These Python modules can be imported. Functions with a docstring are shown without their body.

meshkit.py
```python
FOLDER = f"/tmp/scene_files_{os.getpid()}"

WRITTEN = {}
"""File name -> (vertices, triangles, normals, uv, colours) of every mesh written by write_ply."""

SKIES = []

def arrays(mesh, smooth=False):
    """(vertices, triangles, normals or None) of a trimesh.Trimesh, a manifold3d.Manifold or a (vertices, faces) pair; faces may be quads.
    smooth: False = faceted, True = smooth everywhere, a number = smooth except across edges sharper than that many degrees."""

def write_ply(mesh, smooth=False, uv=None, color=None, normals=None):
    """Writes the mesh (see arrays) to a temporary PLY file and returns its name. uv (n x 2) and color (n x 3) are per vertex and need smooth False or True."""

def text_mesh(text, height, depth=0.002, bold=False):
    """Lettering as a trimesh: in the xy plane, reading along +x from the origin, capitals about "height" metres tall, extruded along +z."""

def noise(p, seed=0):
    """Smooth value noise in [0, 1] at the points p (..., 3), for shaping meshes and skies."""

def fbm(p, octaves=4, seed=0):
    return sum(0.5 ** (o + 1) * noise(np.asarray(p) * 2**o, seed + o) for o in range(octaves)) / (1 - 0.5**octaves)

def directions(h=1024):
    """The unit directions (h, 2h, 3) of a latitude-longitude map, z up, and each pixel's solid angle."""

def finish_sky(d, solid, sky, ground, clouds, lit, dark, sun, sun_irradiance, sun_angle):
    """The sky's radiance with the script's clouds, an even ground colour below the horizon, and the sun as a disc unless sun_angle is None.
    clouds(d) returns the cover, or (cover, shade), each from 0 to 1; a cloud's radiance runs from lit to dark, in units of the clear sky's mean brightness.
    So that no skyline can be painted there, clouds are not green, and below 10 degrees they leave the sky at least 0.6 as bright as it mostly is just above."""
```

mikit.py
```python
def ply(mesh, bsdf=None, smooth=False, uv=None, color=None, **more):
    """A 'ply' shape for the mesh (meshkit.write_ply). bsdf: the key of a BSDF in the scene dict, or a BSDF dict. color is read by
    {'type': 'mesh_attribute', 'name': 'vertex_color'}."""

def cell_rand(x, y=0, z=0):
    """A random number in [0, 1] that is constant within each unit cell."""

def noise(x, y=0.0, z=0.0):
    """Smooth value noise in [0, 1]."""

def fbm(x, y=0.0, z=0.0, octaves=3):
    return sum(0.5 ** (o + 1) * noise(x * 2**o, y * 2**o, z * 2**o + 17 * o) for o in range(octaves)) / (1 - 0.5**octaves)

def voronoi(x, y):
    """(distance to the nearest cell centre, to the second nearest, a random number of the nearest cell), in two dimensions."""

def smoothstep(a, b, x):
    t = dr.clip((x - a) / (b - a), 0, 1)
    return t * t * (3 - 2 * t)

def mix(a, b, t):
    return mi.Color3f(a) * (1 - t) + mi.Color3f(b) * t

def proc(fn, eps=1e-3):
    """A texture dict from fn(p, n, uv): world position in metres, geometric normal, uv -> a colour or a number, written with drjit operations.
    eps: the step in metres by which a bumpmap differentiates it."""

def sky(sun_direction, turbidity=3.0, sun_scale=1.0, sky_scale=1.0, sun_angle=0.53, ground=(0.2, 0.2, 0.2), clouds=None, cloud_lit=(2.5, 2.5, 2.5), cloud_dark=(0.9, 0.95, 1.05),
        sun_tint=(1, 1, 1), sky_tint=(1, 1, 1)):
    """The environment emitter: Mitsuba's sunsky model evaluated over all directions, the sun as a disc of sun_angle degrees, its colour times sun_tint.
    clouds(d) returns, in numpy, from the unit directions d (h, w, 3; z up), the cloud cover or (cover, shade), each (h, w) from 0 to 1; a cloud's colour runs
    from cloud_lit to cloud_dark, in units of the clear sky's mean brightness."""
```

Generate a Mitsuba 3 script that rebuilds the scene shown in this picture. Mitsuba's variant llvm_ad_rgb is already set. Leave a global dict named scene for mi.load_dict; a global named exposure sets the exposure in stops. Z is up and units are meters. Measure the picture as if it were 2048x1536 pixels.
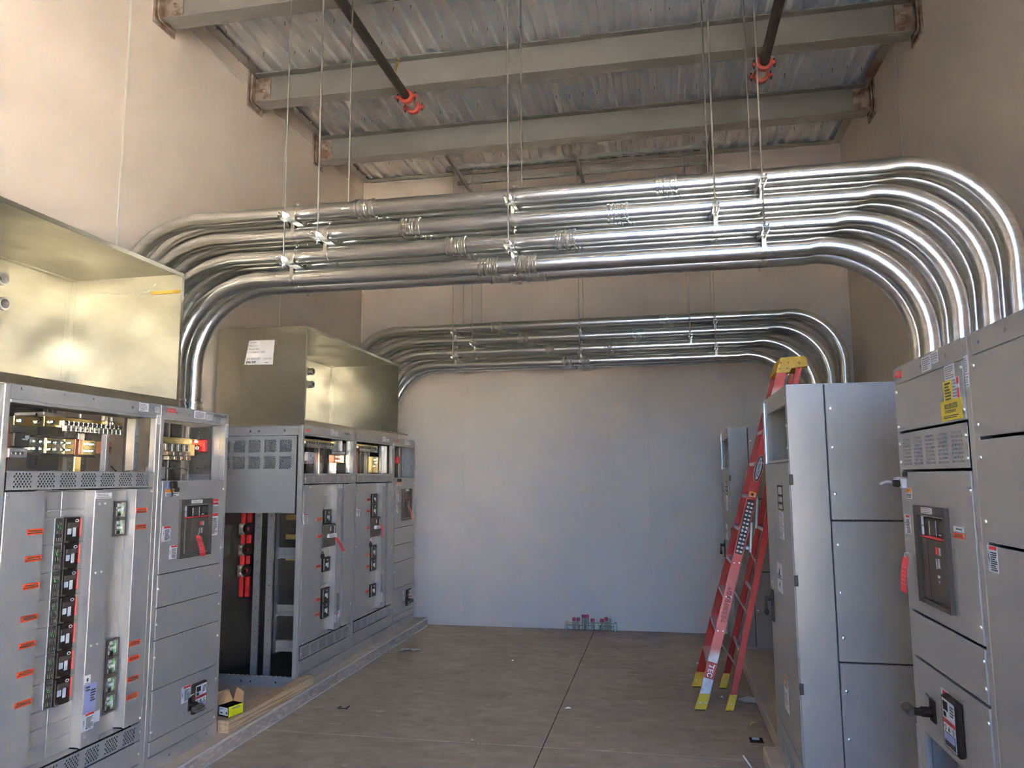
import math, random, numpy as np, trimesh, drjit as dr, mitsuba as mi, mikit, meshkit
from shapely.geometry import Polygon, box as sbox, Point
from shapely.ops import unary_union
from mikit import noise, fbm, smoothstep, mix
random.seed(7); rng = np.random.default_rng(7)
T = mi.ScalarTransform4f
scene, labels = {'type': 'scene'}, {}

# ------------------------------------------------------------------ camera, sky, sun, exposure
YAW, PITCH, ROLL, CAMZ = -0.1939, 0.1220, -0.0059, 1.9145
_f = np.array([math.sin(YAW) * math.cos(PITCH), math.cos(YAW) * math.cos(PITCH), math.sin(PITCH)])
_r = np.array([math.cos(YAW), -math.sin(YAW), 0.0]); _u = np.cross(_r, _f)
_up = -math.sin(ROLL) * _r + math.cos(ROLL) * _u
scene['camera'] = {'type': 'perspective', 'fov': 2 * math.degrees(math.atan(1024 / 1518.0)), 'fov_axis': 'x', 'near_clip': 0.05, 'far_clip': 200.0,
                   'to_world': T().look_at(origin=[0, 0, CAMZ], target=[float(_f[0]), float(_f[1]), float(CAMZ + _f[2])], up=[float(v) for v in _up])}
SUN = np.array([-0.70, 0.02, 0.70]); SUN = SUN / np.linalg.norm(SUN)
scene['sky'] = mikit.sky(SUN.tolist(), turbidity=3.0, sun_scale=0.0, sky_scale=5.0, ground=(0.30, 0.28, 0.25), sky_tint=(0.50, 1.0, 1.40))
SUNK = 70.0
scene['sun'] = {'type': 'directional', 'direction': (-SUN).tolist(), 'irradiance': {'type': 'rgb', 'value': [SUNK * 1.0, SUNK * 0.95, SUNK * 0.87]}}
exposure = 3.14

# ------------------------------------------------------------------ materials
def lin(*c): return [((v / 255) / 12.92 if v / 255 <= 0.04045 else ((v / 255 + 0.055) / 1.055) ** 2.4) for v in c]
def rgb(*v): return {'type': 'rgb', 'value': list(v)}
def two(d): return {'type': 'twosided', 'bsdf': d}
def pr(base, rough=0.5, metal=0.0, spec=0.5, **k):
    b = rgb(*base) if isinstance(base, (list, tuple)) else base
    return two({'type': 'principled', 'base_color': b, 'roughness': rough, 'metallic': metal, 'specular': spec, **k})
def bump(inner, fn, scale, eps=1e-3): return {'type': 'bumpmap', 'arbitrary': mikit.proc(fn, eps), 'scale': scale, 'bsdf': inner}
def mat(name, d): scene['m_' + name] = d; return 'm_' + name
def C3(c): return mi.Color3f(*c)

WALL = (0.67, 0.595, 0.525)
def f_wall(p, n, uv):
    v = fbm(p.x * 1.3, p.y * 1.3, p.z * 1.3, 3)
    return C3(WALL) * (0.96 + 0.08 * v)
def f_wallb(p, n, uv): return fbm(p.x * 38, p.y * 38, p.z * 38, 2)
M_WALL = mat('wall', two({'type': 'bumpmap', 'arbitrary': mikit.proc(f_wallb, 4e-3), 'scale': 0.006, 'bsdf': {'type': 'diffuse', 'reflectance': mikit.proc(f_wall)}}))
M_JOINT = mat('joint', pr((0.84, 0.79, 0.71), 0.6))
def f_floor(p, n, uv):
    a = fbm(p.x * 0.9, p.y * 1.4, 3.0, 4); b = fbm(p.x * 9 + 3, p.y * 16, 1.0, 3); c = noise(p.x * 60, p.y * 25)
    scr = smoothstep(0.78, 0.9, fbm(p.x * 7 + p.y * 2, p.y * 26 - p.x * 5, 9.0, 3))
    v = 0.55 + 0.55 * a + 0.35 * (b - 0.5) + 0.08 * (c - 0.5)
    return C3((0.19, 0.176, 0.156)) * v + scr * 0.09
def f_floor_r(p, n, uv): return 0.42 + 0.3 * fbm(p.x * 2, p.y * 2, 0.0, 3)
M_FLOOR = mat('floor', two({'type': 'principled', 'base_color': mikit.proc(f_floor), 'roughness': mikit.proc(f_floor_r), 'specular': 0.45}))
M_FJ = mat('floor_joint', pr((0.03, 0.028, 0.025), 0.9))
M_FJ2 = mat('floor_joint_light', pr((0.30, 0.29, 0.27), 0.8))
def f_pad(p, n, uv):
    a = fbm(p.x * 14, p.y * 14, p.z * 14, 3); v = smoothstep(0.52, 0.62, fbm(p.x * 40, p.y * 22, p.z * 60, 3))
    return C3((0.33, 0.305, 0.27)) * (0.8 + 0.4 * a) + v * 0.10
M_PAD = mat('pad', pr(mikit.proc(f_pad), 0.8))
def f_pad2(p, n, uv): return C3((0.30, 0.262, 0.22)) * (0.85 + 0.3 * fbm(p.x * 9, p.y * 9, p.z * 9, 3))
M_PAD2 = mat('pad_smooth', pr(mikit.proc(f_pad2), 0.8))
M_PADEDGE = mat('pad_edge', pr((0.52, 0.51, 0.48), 0.7))
M_GROUND = mat('ground', pr((0.50, 0.45, 0.385), 0.9))
def f_cab(p, n, uv): return C3((0.285, 0.30, 0.295)) * (0.97 + 0.06 * fbm(p.x * 5, p.y * 5, p.z * 5, 2))
M_CAB = mat('cabinet', pr(mikit.proc(f_cab), 0.36, 0.0, 0.5))
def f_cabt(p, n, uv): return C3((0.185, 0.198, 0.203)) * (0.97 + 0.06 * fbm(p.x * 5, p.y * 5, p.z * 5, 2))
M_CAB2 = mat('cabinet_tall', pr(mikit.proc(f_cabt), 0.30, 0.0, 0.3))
M_CABIN = mat('cabinet_inside', pr((0.22, 0.235, 0.235), 0.45, 0.2))
M_INSHADE = mat('interior_shade', pr((0.022, 0.024, 0.026), 0.6, 0.0, 0.2))  # near-black base colour paints the shade inside the grey cabinets
M_SEAM_SHADE = mat('seam', pr((0.012, 0.012, 0.012), 0.9))  # near-black for seams and for painted shade behind holes, vents and joints
def f_galv(p, n, uv):
    a = fbm(p.x * 2.2, p.y * 2.2, p.z * 2.2, 3); b = fbm(p.x * 30, p.y * 6, p.z * 30, 3)
    return C3((0.41, 0.405, 0.345)) * (0.66 + 0.34 * a + 0.12 * (b - 0.5))
def f_galvr(p, n, uv): return 0.26 + 0.22 * fbm(p.x * 3.1, p.y * 3.1, p.z * 2.1, 3)
def f_galvb(p, n, uv): return fbm(p.x * 2.6, p.y * 2.6, p.z * 2.6, 2)
M_GALV = mat('galvanized', two({'type': 'bumpmap', 'arbitrary': mikit.proc(f_galvb, 5e-3), 'scale': 0.035, 'bsdf': {'type': 'principled', 'base_color': mikit.proc(f_galv), 'roughness': mikit.proc(f_galvr), 'metallic': 0.95}}))
def f_emt(p, n, uv):
    a = fbm(p.x * 5, p.y * 40, p.z * 40, 3); b = smoothstep(0.72, 0.82, fbm(p.x * 22, p.y * 60, p.z * 60, 2))
    return C3((0.60, 0.615, 0.615)) * (0.74 + 0.36 * a) + b * 0.10
def f_emtr(p, n, uv): return 0.17 + 0.16 * fbm(p.x * 4, p.y * 30, p.z * 30, 3)
M_EMT = mat('conduit', two({'type': 'principled', 'base_color': mikit.proc(f_emt), 'roughness': mikit.proc(f_emtr), 'metallic': 1.0}))
M_ZINC = mat('zinc', pr((0.78, 0.78, 0.74), 0.13, 1.0))
M_STEEL = mat('strut_steel', pr((0.47, 0.47, 0.45), 0.28, 1.0))
def f_beam(p, n, uv): return C3((0.062, 0.064, 0.064)) * (0.9 + 0.2 * fbm(p.x * 3, p.y * 3, p.z * 9, 3))
M_BEAM = mat('beam_paint', pr(mikit.proc(f_beam), 0.5))
def f_rust(p, n, uv):
    a = smoothstep(0.35, 0.7, fbm(p.x * 16, p.y * 16, p.z * 16, 3))
    return mix((0.13, 0.115, 0.10), (0.065, 0.035, 0.025), a)
M_RUST = mat('mill_steel', pr(mikit.proc(f_rust), 0.5, 0.2))
def f_ledger(p, n, uv):
    a = smoothstep(0.6, 0.72, fbm(p.x * 2.1 + 5, p.y * 2.1, p.z, 3))
    return mix((0.16, 0.16, 0.155), (0.10, 0.05, 0.03), a)
M_LEDGER = mat('ledger', pr(mikit.proc(f_ledger), 0.5))
def f_deck(p, n, uv): return C3((0.93, 0.87, 0.78)) * (0.94 + 0.2 * fbm(p.x * 3, p.y * 0.8, 0.0, 3))
M_DECK = mat('deck', pr(mikit.proc(f_deck), 0.5, 0.0, 0.4))
M_BLACK = mat('black_plastic', pr((0.005, 0.005, 0.0055), 0.5, 0.0, 0.12))
M_BPIPE = mat('black_pipe', pr((0.008, 0.0078, 0.0075), 0.55, 0.0, 0.2))
M_DGREY = mat('dark_grey_plastic', pr((0.022, 0.0235, 0.026), 0.5, 0.0, 0.2))
M_MGREY = mat('mid_grey_plastic', pr((0.14, 0.15, 0.155), 0.4))
M_WHITE = mat('white_print', pr((0.78, 0.78, 0.76), 0.5))
M_INK = mat('ink', pr((0.02, 0.02, 0.02), 0.6))
M_GINK = mat('grey_ink', pr((0.28, 0.28, 0.28), 0.6))
M_REDP = mat('red_print', pr((0.62, 0.03, 0.035), 0.5))
M_LOGO = mat('logo_red', pr((0.72, 0.02, 0.02), 0.5))
M_ORANGE = mat('orange_label', pr((0.95, 0.075, 0.015), 0.5))
M_AMBER = mat('amber_label', pr((0.90, 0.32, 0.03), 0.5))
M_YEL = mat('yellow_print', pr((0.86, 0.66, 0.03), 0.5))
M_BLUE = mat('blue_print', pr((0.30, 0.36, 0.60), 0.5))
M_TAG = mat('red_tag', pr((0.85, 0.05, 0.065), 0.5))
def f_lad(p, n, uv):
    wz = smoothstep(0.50, 0.40, p.z) * smoothstep(0.10, 0.12, p.z) + smoothstep(2.44, 2.58, p.z) * smoothstep(2.70, 2.60, p.z) * 0.75
    fade = smoothstep(1.35, 0.95, p.z) * 0.7
    c = mix((0.34, 0.014, 0.004), (0.40, 0.055, 0.055), fade)
    return mix(c, (0.62, 0.58, 0.57), dr.minimum(wz * (0.75 + 0.5 * noise(p.x * 30, p.z * 30)), 1.0))
M_LAD = mat('ladder_red', pr(mikit.proc(f_lad), 0.38))
M_LAD2 = mat('ladder_red_plain', pr((0.30, 0.012, 0.003), 0.4))
M_LADY = mat('ladder_yellow', pr((0.72, 0.44, 0.02), 0.45))
M_ALU = mat('aluminium', pr((0.62, 0.61, 0.58), 0.35, 0.9))
M_BRASS = mat('tinned_brass', pr((0.80, 0.62, 0.26), 0.28, 0.9))
M_TIN = mat('tin_plate', pr((0.80, 0.75, 0.62), 0.25, 0.95))
M_COPPER = mat('copper', pr((0.72, 0.33, 0.18), 0.3, 0.95))
M_GPO = mat('red_insulator', pr((0.20, 0.010, 0.014), 0.5, 0.0, 0.3))
M_BURG = mat('brick_red_insulator', pr((0.25, 0.06, 0.03), 0.5))
M_PIPERED = mat('coupling_red', pr((0.13, 0.017, 0.013), 0.5, 0.0, 0.3))
def f_wood(p, n, uv):
    g = fbm(p.x * 60, p.y * 2.0, p.z * 60, 3); r = dr.sin((p.z * 160 + 2.0 * g * 6) + p.y * 1.2) * 0.5 + 0.5
    c = mix((0.60, 0.46, 0.28), (0.34, 0.24, 0.13), smoothstep(0.3, 0.9, r * 0.6 + g * 0.4))
    return mix(c, C3((0.22, 0.17, 0.12)) * (0.6 + 0.8 * g), dr.select(n.z > 0.7, mi.Float(0.85), dr.select(n.y < -0.7, mi.Float(0.6), mi.Float(0.0))))
M_WOOD = mat('lumber', pr(mikit.proc(f_wood), 0.7))
M_CARD = mat('cardboard', pr((0.36, 0.25, 0.14), 0.8))
M_BOXY = mat('yellow_card', pr((0.90, 0.85, 0.02), 0.45))
M_PAPER = mat('paper', pr((0.80, 0.78, 0.74), 0.6))
M_PVC = mat('grey_pvc', pr((0.42, 0.41, 0.39), 0.4))
M_CLEAR = mat('clear_cover', {'type': 'thindielectric', 'int_ior': 1.3})
M_VALVE = mat('valve_pink', pr((0.50, 0.06, 0.12), 0.4))
M_BRONZE = mat('bronze', pr((0.45, 0.40, 0.32), 0.35, 0.8))
M_GREEN = mat('green_mark', pr((0.03, 0.25, 0.06), 0.5))
M_CHALK = mat('paint_mark', pr((0.75, 0.62, 0.62), 0.6))
M_TAGP = mat('tag_print', pr((0.80, 0.20, 0.22), 0.5))
M_OCHRE = mat('ochre_mark', pr((0.62, 0.36, 0.05), 0.5))

# ------------------------------------------------------------------ mesh helpers
def _cbox_topo():
    pts = []
    for i in range(3):
        for s in range(8): pts.append((i, s))
    P = np.zeros((24, 3))
    for k, (i, s) in enumerate(pts):
        sg = np.array([1 if s & 1 else -1, 1 if s & 2 else -1, 1 if s & 4 else -1], float)
        P[k] = sg * 1.0; P[k][[j for j in range(3) if j != i]] *= 0.8
    h = trimesh.convex.convex_hull(P)
    idx = [int(np.argmin(np.abs(P - v).sum(1))) for v in h.vertices]
    return pts, np.array(idx)[h.faces]
_CP, _CF = _cbox_topo()
_CS = np.array([[1 if s & 1 else -1, 1 if s & 2 else -1, 1 if s & 4 else -1] for _, s in _CP], float)
_CI = np.array([[0 if j == i else 1 for j in range(3)] for i, _ in _CP], float)
def cbox(x0, x1, y0, y1, z0, z1, c=0.0):
    a, b = np.array([min(x0, x1), min(y0, y1), min(z0, z1)], float), np.array([max(x0, x1), max(y0, y1), max(z0, z1)], float)
    if c <= 0:
        m = trimesh.creation.box(b - a); m.apply_translation((a + b) / 2); return m
    c = min(c, 0.45 * float((b - a).min())); h = (b - a) / 2
    return trimesh.Trimesh((a + b) / 2 + _CS * (h - c * _CI), _CF, process=False)
def orient(p0, p1):
    p0, p1 = np.asarray(p0, float), np.asarray(p1, float); z = p1 - p0; L = np.linalg.norm(z); z /= L
    x = np.cross([0, 0, 1.0] if abs(z[2]) < 0.9 else [1.0, 0, 0], z); x /= np.linalg.norm(x); y = np.cross(z, x)
    M = np.eye(4); M[:3, 0], M[:3, 1], M[:3, 2], M[:3, 3] = x, y, z, p0
    return M, L
def cyl(p0, p1, r, n=12, r1=None):
    return lathe([(0, 0), (r, 0), (r if r1 is None else r1, 1), (0, 1)], p0, p1, n, unit=True)
def lathe(prof, p0, p1=None, n=16, unit=False):
    """prof: (radius, height along p0->p1)"""
    M, L = orient(p0, p1); prof = [(r, h * (L if unit else 1)) for r, h in prof]
    v, f, ring = [], [], []
    for r, h in prof:
        if r <= 1e-9: ring.append([len(v)]); v.append((0, 0, h))
        else:
            ring.append(list(range(len(v), len(v) + n)))
            v += [(r * math.cos(2 * math.pi * k / n), r * math.sin(2 * math.pi * k / n), h) for k in range(n)]
    for a, b in zip(ring, ring[1:]):
        for k in range(n):
            a0, a1, b0, b1 = a[k % len(a)], a[(k + 1) % len(a)], b[k % len(b)], b[(k + 1) % len(b)]
            if len(a) > 1: f.append((a0, a1, b1) if len(b) > 1 else (a0, a1, b0))
            if len(b) > 1: f.append((a0, b1, b0))
    m = trimesh.Trimesh(np.array(v), np.array(f), process=False); m.apply_transform(M); return m
def tube(path, r, n=16, cap=True):
    """constant-radius sweep along a polyline, parallel transported"""
    p = np.asarray(path, float); t = np.gradient(p, axis=0); t /= np.linalg.norm(t, axis=1, keepdims=True)
    x = np.cross(t[0], [0, 1.0, 0] if abs(t[0][1]) < 0.9 else [1.0, 0, 0]); x /= np.linalg.norm(x); vs = []
    for k in range(len(p)):
        x = x - t[k] * (x @ t[k]); x /= np.linalg.norm(x); y = np.cross(t[k], x)
        a = np.arange(n) * 2 * math.pi / n
        vs.append(p[k] + r * (np.cos(a)[:, None] * x + np.sin(a)[:, None] * y))
    v = np.vstack(vs); f = []
    for k in range(len(p) - 1):
        for j in range(n):
            a, b, c, d = k * n + j, k * n + (j + 1) % n, (k + 1) * n + (j + 1) % n, (k + 1) * n + j
            f += [(a, b, c), (a, c, d)]
    if cap:
        v = np.vstack([v, p[0], p[-1]]); e = len(v)
        f += [(e - 2, (j + 1) % n, j) for j in range(n)] + [(e - 1, (len(p) - 1) * n + j, (len(p) - 1) * n + (j + 1) % n) for j in range(n)]
    return trimesh.Trimesh(v, np.array(f), process=False)
def extr(poly, d0, d1):
    if hasattr(poly, 'geoms'): return trimesh.util.concatenate([extr(g, d0, d1) for g in poly.geoms])
    m = trimesh.creation.extrude_polygon(poly, d1 - d0, engine='earcut'); m.apply_translation([0, 0, d0]); return m
def cat(*ms):
    out = []
    for m in ms: out += list(m) if isinstance(m, (list, tuple)) else [m]
    return trimesh.util.concatenate(out) if len(out) > 1 else out[0]
def ngon(cx, cy, r, n=8): return Polygon([(cx + r * math.cos(2 * math.pi * (k + .5) / n), cy + r * math.sin(2 * math.pi * (k + .5) / n)) for k in range(n)])
def plate(x0, x1, y0, y1, d0, d1, holes=()):
    """sheet in local XY, from depth d0 to d1, with hole polygons cut out"""
    p = Polygon([(x0, y0), (x1, y0), (x1, y1), (x0, y1)], [list(h.exterior.coords) for h in holes])
    return extr(p, d0, d1)
def perf(x0, x1, y0, y1, px, py, r, n=6):
    out, j = [], 0
    y = y0 + r
    while y <= y1 - r + 1e-9:
        x = x0 + r + (px / 2 if j % 2 else 0)
        while x <= x1 - r + 1e-9: out.append(ngon(x, y, r, n)); x += px
        y += py; j += 1
    return out
def text(s, h, depth=0.0008, bold=False, at=(0, 0, 0), align='l', rot=0.0, wmax=None):
    m = meshkit.text_mesh(s, h, depth, bold); w = m.bounds[1][0]; k = 1.0
    if wmax: k = wmax / w; m.vertices[:, 0] *= k; w = wmax
    if align == 'c': m.apply_translation([-w / 2, 0, 0])
    if rot: m.apply_transform(trimesh.transformations.rotation_matrix(rot, [0, 0, 1]))
    m.apply_translation(at); return m
def lines(x0, x1, y0, y1, n, d, seed=0, frac=0.55):
    """rows of fine print as thin bars"""
    r = random.Random(seed); ms = []; h = (y1 - y0) / n
    for k in range(n):
        y = y1 - (k + .5) * h; e = x1 - (x1 - x0) * r.choice([0.02, 0.05, 0.15, 0.3])
        ms.append(cbox(x0 + (x1 - x0) * 0.02, e, y - h * frac / 2, y + h * frac / 2, d, d + 0.0003))
    return cat(ms)

# ------------------------------------------------------------------ scene entries
def uniq(base, pool):
    if base not in pool: return base
    k = 1
    while f'{base}_{k:03d}' in pool: k += 1
    return f'{base}_{k:03d}'
KEYS = set()
def frame(origin, right, out):
    """local X = right along the face, Y = up, Z = out of the face"""
    M = np.eye(4); M[:3, 0] = right; M[:3, 1] = (0, 0, 1); M[:3, 2] = out; M[:3, 3] = origin; return M
ID = np.eye(4)
def LEFT(y0, x=-3.175): return frame((x, y0, 0), (0, 1, 0), (1, 0, 0))
def RIGHT(y0, x=1.047): return frame((x, y0, 0), (0, -1, 0), (-1, 0, 0))
class Thing:
    def __init__(s, name, label=None, cat_=None, group=None, kind=None, F=ID):
        s.key = uniq(name, KEYS); KEYS.add(s.key); s.F = F; s.parts = set()
        d = {}
        if label: d['label'] = label
        if cat_: d['category'] = cat_
        if group: d['group'] = group
        if kind: d['kind'] = kind
        labels[s.key] = d
    def put(s, key, m, mt, smooth, F=None):
        m = m.copy(); m.apply_transform(s.F if F is None else F)
        scene[key] = mikit.ply(m, mt, smooth)
    def body(s, m, mt, smooth=False): s.put(s.key, cat(m), mt, smooth); return s
    def part(s, name, m, mt, smooth=False, parent=None, label=None, kind=None, F=None):
        key = uniq((parent or s.key) + '__' + name, s.parts); s.parts.add(key)
        s.put(key, cat(m), mt, smooth, F)
        d = {}
        if label: d['label'] = label
        if kind: d['kind'] = kind
        if d: labels[key] = d
        return key
def structure(name, m, mt, smooth=False):
    t = Thing(name, kind='structure'); t.body(m, mt, smooth); return t
# ------------------------------------------------------------------ the room
XW0, XW1, YB, YF, ZT = -4.09, 2.336, 9.875, -1.2, 6.45
PADZ, TOPZ = 0.107, 2.393
DOOR = (-0.9, 2.3, 4.6)                                 # roll-up door opening in the front wall, behind the camera
structure('ground_outside', cbox(-60, 60, -80, YF - 0.2, -0.4, -0.03), M_GROUND)
structure('added_shade_wall', cbox(-6.3, -5.8, -30, YF - 0.2, -0.3, 7.6), M_WALL); structure('added_bounce_wall', cbox(9.0, 9.3, -30, YF - 0.2, -0.3, 3.2), M_WALL)  # unseen walls added for the light: one shades the ground, one bounces sunlight
structure('floor', cbox(XW0 - 0.2, XW1 + 0.2, YF - 0.2, YB + 0.2, -0.3, 0.0), M_FLOOR)
fl = 'floor'
tf = Thing('floor_control_joint', kind='structure'); tf.body([cbox(-0.900, -0.892, YF, YB - 0.02, 0.0002, 0.0012)], M_FJ)
tf = Thing('floor_construction_joint', kind='structure'); tf.body([cbox(-3.05, 2.2, 5.615, 5.622, 0.0002, 0.0012)], M_FJ2)
wl = structure('wall_left', cbox(XW0 - 0.2, XW0, YF - 0.2, YB + 0.2, 0, ZT), M_WALL)
wr = structure('wall_right', cbox(XW1, XW1 + 0.2, YF - 0.2, YB + 0.2, 0, ZT), M_WALL)
wb = structure('wall_back', cbox(XW0, XW1, YB, YB + 0.2, 0, ZT), M_WALL)
structure('wall_front', [cbox(XW0, DOOR[0], YF - 0.2, YF, 0, ZT), cbox(DOOR[1], XW1, YF - 0.2, YF, 0, ZT), cbox(DOOR[0], DOOR[1], YF - 0.2, YF, DOOR[2], ZT)], M_WALL)
for y in (4.995, 7.555): wl.part('sealant_joint', cbox(XW0, XW0 + 0.004, y - 0.011, y + 0.011, 0, 6.13, 0.002), M_JOINT)
wl.part('sealant_joint', cbox(XW0, XW0 + 0.004, 3.2, YB, 5.935, 5.952, 0.002), M_JOINT)
wr.part('sealant_joint', cbox(XW1 - 0.004, XW1, 7.49, 7.507, 0, 6.13, 0.002), M_JOINT)
for x, top in ((XW0 + 0.004, 6.13), (XW1 - 0.004, 6.13)): wb.part('corner_bead', cbox(x - 0.004, x + 0.01, YB - 0.006, YB, 0, top, 0.002), M_JOINT)
for x in (-2.60, -0.165):
    wb.part('sealant_joint', [cbox(x - 0.016, x - 0.002, YB - 0.005, YB, 0, 3.0, 0.002), cbox(x - 0.01, x + 0.006, YB - 0.004, YB, 3.13, 6.13, 0.002)], M_WALL)
    wb.part('patch_cover', [cbox(x - 0.055, x + 0.055, YB - 0.008, YB, 3.03, 3.125, 0.002)], M_WALL)
    wb.part('plaster_patch', [cbox(x - 0.10, x + 0.10, YB - 0.0015, YB, 2.88, 3.24, 0.001)], M_WALL)
for x, z in ((-3.35, 5.86), (1.50, 5.97)): wb.part('patch_cover', cbox(x - 0.09, x + 0.09, YB - 0.006, YB, z - 0.07, z + 0.07, 0.002), M_WALL)
# roof deck: fluted sheets
def deck_sheet(x0, x1, y0, y1, z):
    p = 0.1524; prof = []
    k = math.floor(x0 / p) - 1
    while k * p < x1 + p:
        b = k * p; prof += [(b, z), (b + 0.052, z), (b + 0.068, z + 0.038), (b + 0.136, z + 0.038)]; k += 1
    prof = [q for q in prof if x0 - 1e-6 <= q[0] <= x1 + 1e-6]
    v = [(x, y, zz) for x, zz in prof for y in (y0, y1)]
    f = []
    for i in range(len(prof) - 1):
        a = 2 * i; f += [(a, a + 1, a + 3), (a, a + 3, a + 2)]
    v2 = [(x, y, zz + 0.0012) for x, y, zz in v]; n = len(v)
    f += [(c + n, b + n, a + n) for a, b, c in f]
    return trimesh.Trimesh(np.array(v), np.array(f), process=False)
ce = structure('ceiling', cbox(XW0 - 0.2, XW1 + 0.2, YF - 0.2, YB + 0.2, ZT, ZT + 0.2), M_WALL)
xs = -4.2
while xs < XW1:
    x1 = xs + 0.1524 * 6
    ce.part('deck_sheet', deck_sheet(max(xs, XW0), min(x1 + 0.03, XW1), YF, YB, 6.135), M_DECK); xs = x1
tips = []
for y in (4.1, 4.8, 5.2, 6.1, 6.55, 7.2, 7.25, 8.0, 8.7, 9.3):
    for k in range(-27, 16):
        if random.random() < 0.5: continue
        x = k * 0.1524 + 0.026 + random.uniform(-.01, .01); yy = y + random.uniform(-.04, .04)
        tips.append(cyl((x, yy, 6.136), (x + random.uniform(-.006, .006), yy, 6.136 - random.uniform(.02, .05)), 0.004, 5, 0.0015))
ce.part('screw_tip', tips, M_BLACK, kind='stuff', label='dark screw tips poking through the roof deck')
def angle_y(x, s, y0, y1, z):    # ledger: vertical leg on the wall, horizontal leg under the deck
    return [cbox(x, x + s * 0.008, y0, y1, z - 0.0, z + 0.10), cbox(x, x + s * 0.10, y0, y1, z + 0.0, z + 0.008)]
ll = Thing('ledger_angle', 'long steel ledger angle bolted along the top of the left wall', 'ledger', kind='structure'); ll.body(angle_y(XW0, 1, YF, YB, 6.12), M_LEDGER)
def clips(t, x, s):
    for k in range(24): t.part('clip', [cbox(x + s * 0.102, x + s * 0.115, 3.2 + k * 0.28, 3.215 + k * 0.28, 6.09, 6.135)], M_RUST)
clips(ll, XW0, 1)
lr = Thing('ledger_angle', 'long steel ledger angle along the top of the right wall', 'ledger', kind='structure'); lr.body(angle_y(XW1, -1, YF, YB, 6.12), M_LEDGER)
lb = Thing('ledger_angle', 'rust-stained steel ledger angle along the top of the back wall', 'ledger', kind='structure')
lb.body([cbox(XW0 + .1, XW1 - .1, YB - 0.008, YB, 6.11, 6.22), cbox(XW0 + .1, XW1 - .1, YB - 0.10, YB, 6.12, 6.128)], M_LEDGER)
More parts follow.
